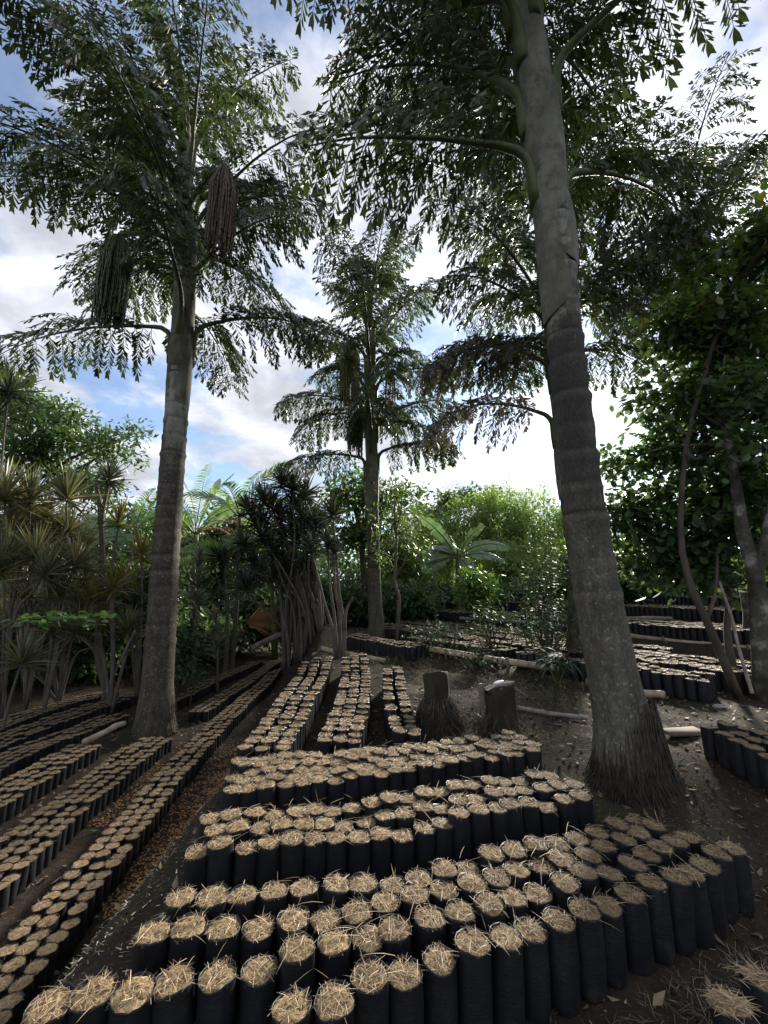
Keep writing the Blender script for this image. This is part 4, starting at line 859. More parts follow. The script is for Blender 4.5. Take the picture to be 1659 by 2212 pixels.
# trees on the right
def right_tree(label, paths, rr, pxs, n, size, mat, bark, seed, wscale=1.1, k=6, shape=OVAL, faces=OVAL_F):
    r_ = np.random.default_rng(seed); cl = []
    for (px, py, Y, rx, rz) in pxs: cl += blob(px, py, Y, rx, rz, k, r_)
    b = A(paths[0][0]); t = thing('broadleaf_tree', label, 'tree', b, 'leafy trees on the right'); mb = MB()
    for q, pth in enumerate(paths): mb.add(*tube(spline(pth, 18), np.linspace(rr[q], rr[q] * 0.45, 18), 9))
    tops = [A(pth[-1]) for pth in paths] + [A(pth[len(pth) // 2]) for pth in paths[:1]]
    for (c, r) in cl[::2]:
        al = np.concatenate([spline(pth, 18)[6:] for pth in paths]); dq = np.linalg.norm(al - A(c), axis=1) + 1.2 * np.maximum(0, al[:, 2] - c[2] + 0.15); s = al[int(np.argmin(dq))]; mb.add(*tube(spline([s, (s + A(c)) / 2 + r_.normal(size=3) * 0.15, c], 8), np.linspace(rr[-1] * 0.5, 0.008, 8), 5, cap=False))
    mk('trunk', mb, M[bark], t, True); mk('crown', crown(cl, n, size, r_, shape, faces, wscale, 0.5), M[mat], t)
g = A([4.75, 5.35, tz(4.75, 5.35)])
right_tree('dark-leaved tree with a thick lichen-marked leaning trunk at the right edge', [[g, at(1634, 1253, 5.35), at(1606, 1153, 5.35), at(1590, 1050, 5.4), at(1570, 930, 5.5)], [at(1634, 1253, 5.35), at(1655, 1150, 5.2), at(1680, 1000, 5.2)]], [0.11, 0.07],
    [(1500, 800, 6.2, 0.9, 0.6), (1600, 760, 6.0, 0.9, 0.6), (1430, 880, 6.5, 0.8, 0.5), (1570, 900, 6.0, 0.9, 0.5), (1640, 880, 5.6, 0.8, 0.7), (1500, 960, 6.2, 0.8, 0.4), (1400, 980, 6.6, 0.7, 0.35), (1620, 1000, 5.6, 0.8, 0.4)], 6500, 0.14, 'tree_dark', 'lichen_bark', 131)
g = ground(1598, 1513)
right_tree('slim dark tree with bright green top leaves in front of the upper rail', [[g, at(1556, 1410, 5.3), at(1526, 1340, 5.3), at(1494, 1268, 5.3), at(1470, 1150, 5.4), at(1485, 950, 5.6), at(1530, 780, 5.6), at(1580, 620, 5.5)], [at(1526, 1340, 5.3), at(1545, 1280, 5.4), at(1550, 1200, 5.5)]], [0.055, 0.03],
    [(1560, 620, 5.6, 0.7, 0.5), (1620, 560, 5.4, 0.6, 0.5), (1480, 690, 5.8, 0.5, 0.35), (1640, 700, 5.4, 0.6, 0.5), (1540, 720, 5.8, 0.6, 0.35), (1660, 500, 5.2, 0.5, 0.4)], 3600, 0.15, 'tree_mid', 'stem_dark', 132)
g = ground(1590, 1475)
right_tree('dense dark-leaved tree whose low crown hangs over the upper bag rows', [[g, at(1575, 1400, 6.2), at(1571, 1340, 6.2), at(1576, 1250, 6.2), at(1560, 1100, 6.2)]], [0.06],
    [(1400, 1080, 6.6, 0.7, 0.4), (1480, 1070, 6.4, 0.8, 0.45), (1560, 1080, 6.2, 0.8, 0.45), (1360, 1150, 6.8, 0.55, 0.4), (1440, 1160, 6.5, 0.8, 0.45), (1530, 1160, 6.3, 0.8, 0.4), (1400, 1220, 6.6, 0.6, 0.3), (1620, 1130, 6.0, 0.7, 0.5), (1480, 1220, 6.4, 0.7, 0.3), (1560, 1230, 6.2, 0.6, 0.25)], 6000, 0.15, 'tree_dark', 'stem_dark', 133)

# ------------------------------------------------------------------ bamboo rails, poles, stumps
def pole(name, label, a, b, r, mat, cat='pole', group='bamboo poles', nodes=True, stakes=(), sag=0.0, seed=0, group_on=True):
    a, b = A(a), A(b); r0 = np.random.default_rng(seed); t = thing(name, label, cat, (a + b) / 2, group)
    n = max(14, int(np.linalg.norm(b - a) / 0.05)); s = np.linspace(0, 1, n); p = a + (b - a) * s[:, None]; p[:, 2] -= sag * np.sin(math.pi * s)
    p += np.stack([vnoise(s * 3 + seed, s * 0 + seed), vnoise(s * 3 + 9, s * 0 + seed), vnoise(s * 4, s * 0 + 3.3 * seed)], -1) * r * 0.8
    rad = np.full(n, r) * (1 - 0.15 * s)
    if nodes:
        L = np.linalg.norm(b - a)
        for q in np.arange(0.15, L, 0.34): rad = rad + r * 0.22 * np.exp(-((s * L - q) / 0.018) ** 2)
    else: rad = rad * (1 + 0.25 * vnoise(s * 9, s * 0 + seed))
    mk('bamboo' if nodes else 'log', tube(p, rad, 12), M[mat], t, True)
    for q in stakes:
        x = a + (b - a) * q; x = x + A([-0.05, -0.06, 0]); z0 = gz(x[0], x[1])
        mk('stake', tube([A([x[0], x[1], z0 - 0.05]), A([x[0] + 0.01, x[1], x[2] * 0.5 + z0 * 0.5]), A([x[0], x[1], x[2] + r * 1.3])], 0.028, 7), M['plank'], t, True)
    return t
def on(x, y, h=0.0): return A([x, y, gz(x, y) + h])
pole('bamboo_rail', 'long pale bamboo rail edging the upper terrace above the two stumps', on(0.22, 9.5, 0.12), on(2.68, 6.55, 0.16), 0.06, 'pale_bamboo', stakes=(0.42, 0.78), seed=1)
pole('bamboo_rail', 'short curved bamboo rail end lying right of the slender grey stems', on(-1.5, 10.2, 0.06), on(0.02, 8.45, 0.05), 0.055, 'pale_bamboo', stakes=(0.7,), seed=2, sag=0.03)
pole('bamboo_rail', 'second bamboo pole half hidden behind the slender grey stems', on(-1.7, 10.1, 0.02), on(-0.55, 8.9, 0.0), 0.05, 'grey_bamboo', seed=3)
pole('bamboo_rail', 'bamboo rail stub poking out right of the stained palm trunk', on(2.95, 6.2, 0.06), on(3.5, 5.35, 0.06), 0.055, 'pale_bamboo', seed=4)
pole('bamboo_rail', 'thin pale rail running right from the foot of the slim palm', on(0.0, 14.6, 0.12), on(3.1, 11.6, 0.12), 0.055, 'grey_bamboo', stakes=(0.5,), seed=5)
pole('bamboo_rail', 'weathered rail behind the airy shrubs on the second terrace', on(2.6, 14.0, 0.16), on(5.1, 10.6, 0.14), 0.055, 'grey_bamboo', stakes=(0.5,), seed=6)
pole('bamboo_rail', 'topmost thin bamboo rail below the lime-green bush', on(3.0, 16.4, 0.14), on(5.0, 13.2, 0.14), 0.05, 'grey_bamboo', seed=7)
pole('bamboo_rail', 'thick pale jointed bamboo rail under the blue-black bag row on the right', at(1350, 1373, 9.9), at(1622, 1402, 8.1), 0.062, 'pale_bamboo', stakes=(0.35, 0.98), seed=8)
pole('rough_log_rail', 'bent rough log rail between the two upper bag rows on the right', at(1345, 1336, 11.6), at(1622, 1340, 11.0), 0.06, 'log', 'log', 'bamboo poles', False, (0.5,), seed=9)
pole('bamboo_rail', 'short thin pole on the topmost bag bed at the right', at(1475, 1309, 13.4), at(1568, 1306, 13.2), 0.035, 'pale_bamboo', seed=10)
pole('bamboo_pole', 'cut bamboo length lying beside the foot of the ringed palm', at(180, 1602, 6.6), at(268, 1560, 7.3), 0.05, 'pale_bamboo', seed=11)
pole('leaning_stick', 'thin pale stick leaning up towards the ringed palm from the shaded beds', ground(214, 1527), at(291, 1362, 8.3), 0.02, 'grey_bamboo', 'stick', 'leaning sticks', False, seed=12)
pole('leaning_stick', 'thin brown pole leaning against the tree at the right edge', at(1626, 1500, 5.0), at(1556, 1258, 5.6), 0.02, 'log', 'stick', 'leaning sticks', True, seed=13)
pole('bamboo_pole', 'white pole end sticking out from the left end of the second bed', on(-1.16, 2.36, 0.02), on(-1.0, 2.62, 0.07), 0.026, 'grey_bamboo', seed=14)
pole('bamboo_pole', 'pale pole end beside the left end of the third bed', on(-1.2, 3.0, 0.02), on(-1.08, 3.25, 0.07), 0.024, 'grey_bamboo', seed=15)
pole('bamboo_pole', 'weathered grey bamboo length on the bare slope at the lower left', on(-1.58, 1.62, 0.025), on(-1.2, 1.86, 0.04), 0.026, 'grey_bamboo', seed=16)
pole('fallen_branch', 'dark fallen branch on the bank right of the mossy stump', on(1.62, 5.3, 0.03), on(2.35, 4.95, 0.04), 0.028, 'log', 'branch', 'fallen wood', False, seed=17)
pole('fallen_log', 'dark log lying at the end of the sunlit rows below the dry fan leaf', at(540, 1400, 13.0), at(630, 1360, 13.6), 0.09, 'log', 'log', 'fallen wood', False, seed=18)
def stump(label, base, h, r, seed, lean=(0, 0), roots=0, slant=0.1):
    r0 = np.random.default_rng(seed); b = A(base); t = thing('tree_stump', label, 'stump', b, 'cut palm stumps')
    p = np.array([b + A([lean[0] * s, lean[1] * s, -0.05 + (h + 0.05) * s]) for s in np.linspace(0, 1, 16)])
    v, f = tube(p, r * (1 + 0.35 * np.exp(-np.linspace(0, 1, 16) * 5)), 20)
    a = np.arctan2(v[:, 1] - b[1], v[:, 0] - b[0]); k = 1 + 0.10 * np.sin(a * 7 + seed) * 0.6 + 0.12 * vnoise(v[:, 0] * 9, v[:, 2] * 7 + v[:, 1] * 9)
    v[:, :2] = b[:2] + (v[:, :2] - b[:2]) * k[:, None]; tp = (v[:, 2] - b[2]) / h
    v[:, 2] += np.where(tp > 0.93, slant * (v[:, 0] - b[0]) / r * 0.5 + 0.04 * vnoise(v[:, 0] * 20, v[:, 1] * 20), 0)
    mk('stump_body', (v, f), M['stump'], t, True)
    if roots:
        mb = MB()
        for i in range(roots):
            an = r0.uniform(0, 6.28); r1 = r * r0.uniform(1.0, 1.25); r2 = r1 + abs(r0.normal(0, 0.1)) + 0.02; hh = (0.05 + 0.55 * r0.random() ** 2.2) * h; a2 = an + r0.normal(0, 0.3)
            x, y = b[0] + math.cos(a2) * r2, b[1] + math.sin(a2) * r2
            mb.add(*tube(spline([b + A([math.cos(an) * r1 * 0.9, math.sin(an) * r1 * 0.9, hh]), b + A([math.cos(an) * (r1 + 0.06), math.sin(an) * (r1 + 0.06), hh * 0.6]), A([x, y, gz(x, y) - 0.01])], 7), np.linspace(0.005, 0.003, 7), 4, cap=False))
        o = mk('root_fringe', mb, M['root'], t); o['kind'] = 'stuff'
    return t
g = ground(1085, 1588); stump('squat mossy palm stump with a white scrap on its top edge', g, 0.5, 0.165, 3, (0.0, 0.02), 90)
wp = at(1077, 1477, g[1] - 0.12)
mb = MB(); th = np.linspace(0, 2 * math.pi, 14, endpoint=False); rows = []
for q, (r_, h_) in enumerate([(0.012, 0.0), (0.03, 0.004), (0.042, 0.012), (0.045, 0.02), (0.03, 0.026), (0.008, 0.028)]):
    rows.append(np.stack([np.cos(th) * r_ * 1.3 + wp[0], np.sin(th) * r_ + wp[1], wp[2] + h_ + np.cos(th) * r_ * 0.35], -1))
v = np.concatenate(rows); f = []
for a in range(5):
    for j in range(14):
        q0, q1 = a * 14 + j, a * 14 + (j + 1) % 14; f += [(q0, q1, q1 + 14), (q0, q1 + 14, q0 + 14)]
f += [(0, j + 1, j) for j in range(1, 13)] + [(70, 70 + j, 71 + j) for j in range(1, 13)]
tag(mk('plastic_scrap', (v, A(f)), M['white'], None, True), 'small white plastic scrap resting on the squat mossy stump', 'litter')
# plank leaning on the stump, planks on the ground
def plank(label, c, size, rot, seed):
    v = A([(x, y, z) for x in (-.5, .5) for y in (-.5, .5) for z in (-.5, .5)]) * A(size)
    f = A([(0, 1, 3), (0, 3, 2), (4, 6, 7), (4, 7, 5), (0, 4, 5), (0, 5, 1), (2, 3, 7), (2, 7, 6), (0, 2, 6), (0, 6, 4), (1, 5, 7), (1, 7, 3)])
    v = v + np.random.default_rng(seed).normal(size=v.shape) * 0.006
    o = link('plank', mesh('plank', v, f, M['plank'])); o.location = [float(x) for x in c]; o.rotation_euler = rot
    bv = o.modifiers.new('edge', 'BEVEL'); bv.width = 0.004; bv.segments = 1
    return tag(o, label, 'plank', 'loose planks')
plank('narrow upright plank propped against the left of the squat stump', (g[0] - 0.21, g[1] - 0.05, g[2] + 0.26), (0.05, 0.03, 0.56), (0.08, -0.10, 0.2), 1)
plank('short weathered plank lying on the bank right of the squat stump', at(1122, 1493, 5.6), (0.26, 0.1, 0.03), (0.25, 0.5, 0.6), 2)
q = ground(1475, 1590); plank('flat weathered board on the soil just behind the thick palm roots', q + A([0, 0, 0.045]), (0.40, 0.15, 0.03), (0.03, 0.0, 0.15), 3)
g = ground(947, 1570); stump('taller root-fringed palm stump under the bamboo rail', g, 0.58, 0.15, 5, (0.0, 0.16), 900, 0.02)
# stones
def stone(label, px, py, r, seed):
    r0 = np.random.default_rng(seed); g = ground(px, py); bm_v, bm_f = [], []
    th = np.linspace(0, 2 * math.pi, 10, endpoint=False); rows = []
    for k, e in enumerate(np.linspace(-1.2, 1.45, 6)):
        rows.append(np.stack([np.cos(th) * math.cos(e), np.sin(th) * math.cos(e), np.full(10, math.sin(e))], -1))
    v = np.concatenate(rows); v = v * (1 + 0.35 * vnoise(v[:, 0] * 2 + seed, v[:, 1] * 2 + v[:, 2]))[:, None] * A([1.3, 0.9, 0.7]) * r
    f = []
    for a in range(5):
        for j in range(10): q0, q1 = a * 10 + j, a * 10 + (j + 1) % 10; f += [(q0, q1, q1 + 10), (q0, q1 + 10, q0 + 10)]
    f += [(50, 50 + j, 51 + j) for j in range(1, 9)]
    tag(mk('stone', (v + g + A([0, 0, r * 0.3]), A(f)), M['stone'], None, True), label, 'stone', 'stones on the soil')
stone('pinkish stone on the soil behind the thick palm trunk', 1552, 1640 - 85 - 25, 0.05, 1)
stone('small pale stone lying near the pinkish stone', 1500, 1545, 0.03, 2)
stone('flat stone on the bare aisle between the sunlit rows', 716, 1553, 0.05, 3)

# ------------------------------------------------------------------ grow bags
def bag_geo(seed, h=0.30, r=0.067, seg=22, rings=9):
    r0 = np.random.default_rng(seed); th = np.linspace(0, 2 * math.pi, seg, endpoint=False)
    zs = np.concatenate([[0.0, 0.015], np.linspace(0.04, h - 0.02, rings - 4), [h - 0.006, h + 0.004]])
    prof = np.interp(zs, [0, 0.02, 0.06, h * 0.55, h - 0.03, h + 0.01], [0.80, 0.95, 1.0, 1.03, 1.0, 1.015]); rows = []
    k1, k2, p1, p2 = r0.integers(3, 5), r0.integers(5, 9), r0.uniform(0, 6.28), r0.uniform(0, 6.28)
    for z, q in zip(zs, prof):
        rr = r * q * (1 + 0.035 * np.sin(k1 * th + p1 + z * 9) + 0.022 * np.sin(k2 * th + p2 - z * 16) + 0.012 * r0.normal(size=seg) * (z > 0.01))
        rr = rr * (1 - 0.035 * math.exp(-((z - h * 0.25) / 0.012) ** 2) * (r0.random() < 0.8))
        rows.append(np.stack([rr * np.cos(th), rr * np.sin(th), np.full(seg, z)], -1))
    lip = 0.003 * np.sin(2 * th + p1) + 0.003 * np.sin(3 * th + p2) + 0.0015 * r0.normal(size=seg) - 0.003
    rows[-1][:, 2] += lip; rows[-2][:, 2] += lip * 0.6
    inner = rows[-1].copy(); inner[:, :2] *= 0.955; inner[:, 2] -= 0.004; low = inner.copy(); low[:, 2] = h - 0.03; low[:, :2] *= 0.99
    rows += [inner, low]; v = np.concatenate(rows); n = len(rows); f = []
    for a in range(n - 1):
        j = np.arange(seg); q0, q1 = a * seg + j, a * seg + (j + 1) % seg
        f += [np.stack([q0, q1, q1 + seg], -1), np.stack([q0, q1 + seg, q0 + seg], -1)]
    v = np.vstack([v, [[0, 0, 0.0]]]); j = np.arange(seg); f.append(np.stack([np.full(seg, len(v) - 1), (j + 1) % seg, j], -1))
    return v, np.concatenate(f)
def mound_geo(seed, h=0.294, r=0.0655, seg=18):
    r0 = np.random.default_rng(seed); th = np.linspace(0, 2 * math.pi, seg, endpoint=False); rows = []
    for q, z in ((1.0, -0.004), (0.85, 0.0), (0.5, 0.001), (0.22, 0.002)):
        rows.append(np.stack([r * q * np.cos(th), r * q * np.sin(th), h + z + 0.004 * r0.normal(size=seg)], -1))
    v = np.vstack(rows + [[[0, 0, h + 0.002]]]); f = []; j = np.arange(seg)
    for a in range(3):
        q0, q1 = a * seg + j, a * seg + (j + 1) % seg; f += [np.stack([q0, q1, q1 + seg], -1), np.stack([q0, q1 + seg, q0 + seg], -1)]
    f.append(np.stack([3 * seg + j, 3 * seg + (j + 1) % seg, np.full(seg, 4 * seg)], -1)); return v, np.concatenate(f)
def straw_geo(seed, n, h=0.293, r=0.062, wild=1.0, wmul=1.0, seg=2):
    r0 = np.random.default_rng(seed); a = r0.uniform(0, 6.28, n); q = r * np.sqrt(r0.random(n)) * 0.92
    base = np.stack([q * np.cos(a), q * np.sin(a), h + 0.004 + 0.007 * r0.random(n)], -1)
    az = r0.uniform(0, 6.28, n); el = np.abs(r0.normal(0, 0.09 * wild, n)) * np.where(r0.random(n) < 0.05, 4.5, 1)
    d = np.stack([np.cos(az) * np.cos(el), np.sin(az) * np.cos(el), np.sin(el)], -1); L = r0.uniform(0.025, 0.065, n) * np.where(r0.random(n) < 0.07, 1.8, 1)
    base = base - d * A([1, 1, 0]) * (L * 0.5)[:, None]
    w = nrm(np.cross(d, A([0, 0, 1.0])) + 0.5 * r0.normal(size=(n, 3)))
    return strips(base, d, w, L, r0.uniform(0.0016, 0.0034, n) * wmul, r0.uniform(0.0, 0.22, n), seg)
NV = 10
BAGM = [mesh('bag', *bag_geo(200 + i), M['bag'], True) for i in range(NV)]
MOUNDM = [mesh('mulch', *mound_geo(220 + i), M['mulch']) for i in range(NV)]
STRAWM = [mesh('straw', *straw_geo(240 + i, 110, wild=(0.7, 0.9, 1.2, 2.2)[i % 4]), M['straw']) for i in range(NV)]
LOWB = [bag_geo(260 + i, seg=12, rings=6) for i in range(4)]
LOWM = [mound_geo(270 + i, seg=9) for i in range(4)]
LOWS = [straw_geo(280 + i, 42, wmul=1.6, seg=1, wild=2.0) for i in range(5)]

BAGS = []       # (x, y, scale, height factor, bed, row words, index from, direction words, extra lift)
def row(pts, spacing, bed, rowname, scale=1.0, frm='left', jit=0.004, hs=1.0, skip=0.0, r0=np.random.default_rng(300)):
    p = spline(pts, 400) if len(pts) > 2 else np.linspace(A(pts[0], ) * 1.0, A(pts[1]) * 1.0, 400)
    L = np.concatenate([[0], np.cumsum(np.linalg.norm(np.diff(p, axis=0), axis=1))]); k = 0
    for s in np.arange(0, L[-1] + 1e-6, spacing):
        if r0.random() < skip: continue
        x = np.interp(s, L, p[:, 0]) + r0.normal() * jit; y = np.interp(s, L, p[:, 1]) + r0.normal() * jit; k += 1
        BAGS.append([x, y, scale * r0.uniform(0.97, 1.06), hs * r0.uniform(0.95, 1.03), bed, rowname, k, frm])
def lerp_rows(front, back, n, spacing, bed, names, **k):
    front, back = A(front, ), A(back, )
    F, Bk = spline(front, 40), spline(back, 40)
    for i in range(n):
        t_ = i / (n - 1); off = spacing * 0.5 if i % 2 else 0.0
        c = F * (1 - t_) + Bk * t_; d = nrm((c[-1] - c[0])[None])[0]
        row(c + d * off, spacing, bed, names[i], **k)
Z3 = lambda l: [(x, y, 0.0) for x, y in l]
lerp_rows(Z3([(-0.30, 1.64), (0.09, 1.82), (0.54, 1.96), (1.08, 2.15), (1.51, 2.31), (1.93, 2.54)]), Z3([(-1.0, 2.10), (-0.45, 2.19), (0.0, 2.27), (0.55, 2.46), (1.05, 2.60), (1.55, 2.74)]), 2, 0.141, 'nearest bed', ['front row', 'back row'])
row(Z3([(-1.16, 1.66), (-0.79, 1.74), (-0.38, 1.86), (0.04, 2.0), (0.46, 2.11), (0.9, 2.27), (1.35, 2.42), (1.80, 2.66)]), 0.141, 'nearest bed', 'second row')
row(Z3([(-0.95, 1.95), (-0.54, 2.0), (-0.1, 2.1), (0.35, 2.24), (0.75, 2.38), (1.2, 2.52), (1.68, 2.72)]), 0.141, 'nearest bed', 'third row')
lerp_rows(Z3([(-1.02, 2.5), (-0.5, 2.58), (0.0, 2.68), (0.5, 2.81), (1.0, 2.95), (1.44, 3.02)]), Z3([(-1.08, 2.8), (-0.5, 2.9), (0.0, 3.0), (0.5, 3.16), (0.95, 3.28), (1.34, 3.38)]), 3, 0.127, 'second bed', ['front row', 'middle row', 'back row'])
lerp_rows(Z3([(-1.07, 3.13), (-0.6, 3.26), (0.0, 3.49), (0.5, 3.64), (0.9, 3.74), (1.32, 3.79)]), Z3([(-1.2, 3.66), (-0.7, 3.74), (0.0, 3.93), (0.5, 4.02), (0.9, 4.08), (1.24, 4.15)]), 5, 0.122, 'third bed', ['front row', 'second row', 'third row', 'fourth row', 'back row'])
NEAR = 'near end'
for i, nm in enumerate(['left column', 'middle column', 'right column']):
    row(Z3([(-1.24 + 0.16 * i, 3.95), (-1.26 + 0.165 * i, 4.8), (-1.32 + 0.18 * i, 5.6), (-1.39 + 0.205 * i, 6.7), (-1.48 + 0.22 * i, 8.0)]), 0.125, 'row by the bare aisle', nm, frm=NEAR)
    row(Z3([(-0.57 + 0.14 * i, 4.15), (-0.56 + 0.15 * i, 4.9), (-0.56 + 0.155 * i, 5.5), (-0.6 + 0.16 * i, 6.5), (-0.7 + 0.16 * i, 7.7)]), 0.125, 'central row', nm, frm=NEAR)
for i, nm in enumerate(['left column', 'right column']):
    row(Z3([(0.14 + 0.17 * i, 4.35), (0.08 + 0.18 * i, 5.0), (0.05 + 0.18 * i, 5.8), (0.06 + 0.15 * i, 6.6)]), 0.125, 'row by the rooty stump', nm, frm=NEAR)
# lower terrace on the left
LS, LH = 0.86, 0.78
for i, nm in enumerate(['right column', 'middle column', 'left column']):
    o = -0.135 * i
    row(Z3([(-2.05 + o, 2.5), (-2.14 + o, 2.85), (-2.28 + o, 3.65), (-2.39 + o, 4.5), (-2.58 + o, 5.8), (-2.73 + o, 7.7), (-2.8 + o, 9.3), (-2.76 + o, 10.4), (-2.78 + o, 11.4)]), 0.118, 'littered slope bed', nm, LS, NEAR, hs=LH)
for i, nm in enumerate(['right column', 'second column', 'third column', 'left column']):
    o = -0.135 * i
    row(Z3([(-2.95 + o, 3.3), (-3.1 + o, 4.0), (-3.22 + o, 4.7), (-3.3 + o, 5.6), (-3.38 + o, 6.85)]), 0.118, 'bed ending at ringed palm', nm, LS, NEAR, hs=LH)
    row(Z3([(-4.12 + o, 4.6), (-4.2 + o, 5.3), (-4.24 + o, 6.0), (-4.26 + o, 6.55)]), 0.118, 'lower bed left of the ringed palm', nm, LS, NEAR, hs=LH)
    if i < 3:
        row(Z3([(-3.40 + o, 8.2), (-3.33 + o, 9.8), (-3.25 + o, 11.4), (-3.25 + o, 13.0)]), 0.118, 'far bed behind the ringed palm', nm, LS, NEAR, hs=LH)
        row(Z3([(-4.33 + o, 8.7), (-4.2 + o, 10.5), (-4.0 + o, 12.2), (-3.9 + o, 13.4)]), 0.118, 'outer far bed behind the ringed palm', nm, LS, NEAR, hs=LH)
    row(Z3([(-4.95 + o, 5.2), (-5.0 + o, 6.5), (-4.75 + o, 7.9)]), 0.118, 'shaded bed', nm, LS, NEAR, hs=LH)
    row(Z3([(-5.62 + o, 5.9), (-5.68 + o, 7.4), (-5.4 + o, 9.2)]), 0.118, 'shaded bed two', nm, LS, NEAR, hs=LH)
    row(Z3([(-6.3 + o, 6.6), (-6.4 + o, 8.2), (-6.0 + o, 9.7)]), 0.118, 'shaded bed three', nm, LS, NEAR, hs=LH)
# upper terraces, rows parallel to the rails
TD = A([3.29, -4.25, 0]) / 5.375; ND = A([0.79, 0.61, 0])
def terrace(d, a0, a1, n, bed, gap=0.14, sc_=0.95, hs=0.95):
    for i in range(n):
        dd = d + i * gap; q0, q1 = ND * dd + TD * a0, ND * dd + TD * a1
        row([q0, q1], 0.125, bed, ['front row', 'second row', 'third row', 'back row'][i], sc_, 'left', hs=hs)
# a along TD: a = 0.612 x - 0.79 y
terrace(5.55, -8.6, -6.2, 3, 'bag bed beside the slender grey stems')
terrace(6.42, -7.3, -4.7, 4, 'bag bed behind the long bamboo rail')
terrace(6.42, -4.4, -1.75, 3, 'upper bag bed behind the long-leaved plant', hs=1.0)
terrace(7.28, -9.6, -1.3, 4, 'second terrace bag bed', hs=1.0)
terrace(8.12, -10.2, -0.9, 4, 'third terrace bag bed')
terrace(8.95, -10.8, -3.0, 4, 'fourth terrace bag bed')
terrace(9.75, -11.2, -4.2, 3, 'fifth terrace bag bed')
terrace(10.75, -11.5, -1.0, 4, 'bag bed above the thick jointed rail', 0.14, 1.05, 1.0)
terrace(11.7, -11.5, -2.0, 4, 'inner bag bed above the thick jointed rail', 0.14, 1.05, 1.0)
terrace(13.3, -12.0, -1.0, 4, 'bag bed above the rough log rail', 0.14, 1.05, 1.0)
terrace(14.3, -12.0, -2.0, 4, 'inner bag bed above the rough log rail', 0.14, 1.05, 1.0)
terrace(16.0, -12.0, -1.0, 4, 'topmost bag bed', 0.14, 1.05, 1.0)
# bed at the right edge and the loose bags in the corner
for i, nm in enumerate(['left column', 'second column', 'third column']):
    row(Z3([(2.93 + 0.15 * i, 2.9), (2.93 + 0.15 * i, 3.3), (2.92 + 0.15 * i, 3.95)]), 0.14, 'small bed at the right edge', nm, 1.0, NEAR, hs=0.95)
for i, (x, y) in enumerate([(1.16, 1.62), (1.28, 1.72), (1.42, 1.70), (1.30, 1.58), (1.45, 1.84), (1.56, 1.78), (1.16, 1.48), (1.02, 1.56)]):
    BAGS.append([x, y, 1.05, 0.72, 'corner heap', 'heap', i + 1, 'left'])

ORD = ['first', 'second', 'third', 'fourth', 'fifth', 'sixth', 'seventh', 'eighth', 'ninth', 'tenth', 'eleventh', 'twelfth', 'thirteenth', 'fourteenth', 'fifteenth', 'sixteenth', 'seventeenth', 'eighteenth', 'nineteenth', 'twentieth']
ORD += ['twenty-' + w for w in ORD[:9]] + ['thirtieth'] + ['thirty-' + w for w in ORD[:9]] + ['fortieth'] + ['forty-' + w for w in ORD[:9]]
def project(x, y, z):
    Yc = y * _c + (z - EYE) * _s; Zc = -y * _s + (z - EYE) * _c
    return (829.5 + FPX * x / max(Yc, 1e-3), 1106 - FPX * Zc / max(Yc, 1e-3), Yc)
info = []
for i, b in enumerate(BAGS):
    z = gz(b[0], b[1]); px, py, dpt = project(b[0], b[1], z + 0.26 * b[3])
    vis = -25 < px < 1685 and py < 2245 and dpt > 0.3
    info.append((z, dpt if vis else 1e6 + dpt, b[6]))
order = sorted(range(len(BAGS)), key=lambda i: info[i][1])
single = set(i for i in order[:300] if info[i][1] < 1e5 and BAGS[i][6] <= len(ORD))
rb = np.random.default_rng(400); rest_b, rest_m, rest_s = MB(), MB(), MB()
HEAP = ['leftmost', 'upper', 'lower right', 'front']
for i, (x, y, s, hs, bed, rw, k, frm) in enumerate(BAGS):
    z = info[i][0] - 0.012; rot = rb.uniform(0, 6.28); tx, ty = rb.normal(0, 0.026, 2)
    if bed == 'corner heap': tx, ty = rb.normal(0, 0.12, 2)
    if i in single:
        if bed == 'corner heap': lab = f'straw-covered black bag, {ORD[k - 1]} of the loose heap in the bottom right corner'
        else: lab = f'black straw bag {ORD[k - 1]} from {frm}, {rw}, {bed}'
        t = thing('grow_bag', lab, 'grow bag', (x, y, z), 'black grow bags with straw mulch')
        t.rotation_euler = (tx, ty, rot); t.scale = (s, s, s * hs)
        link('bag', BAGM[int(rb.integers(NV))], t); link('mulch', MOUNDM[int(rb.integers(NV))], t)
        o = link('straw', STRAWM[int(rb.integers(NV))], t); o.rotation_euler = (0, 0, rb.uniform(0, 6.28)); o['kind'] = 'stuff'
        if bed == 'corner heap': o.scale = (1.25, 1.25, 1.0)
    elif info[i][1] < 1e5:
        R = np.array(Matrix.Rotation(rot, 3, 'Z') @ Matrix.Rotation(tx, 3, 'X')); S3 = A([s, s, s * hs])
        for src, dst in ((LOWB, rest_b), (LOWM, rest_m), (LOWS, rest_s)):
            v, f = src[int(rb.integers(len(src)))]; dst.add((v * S3) @ R.T + A([x, y, z]), f)
t = thing('far_grow_bags', 'rows of small straw-topped black bags filling the farther beds and terraces', 'grow bags', (0, 6, 0)); t['kind'] = 'stuff'
for nm, mb, mt in (('bag', rest_b, 'bag'), ('mulch', rest_m, 'mulch'), ('straw', rest_s, 'straw')):
    o = mk(nm, mb, M[mt], t, nm == 'bag'); o['kind'] = 'stuff'

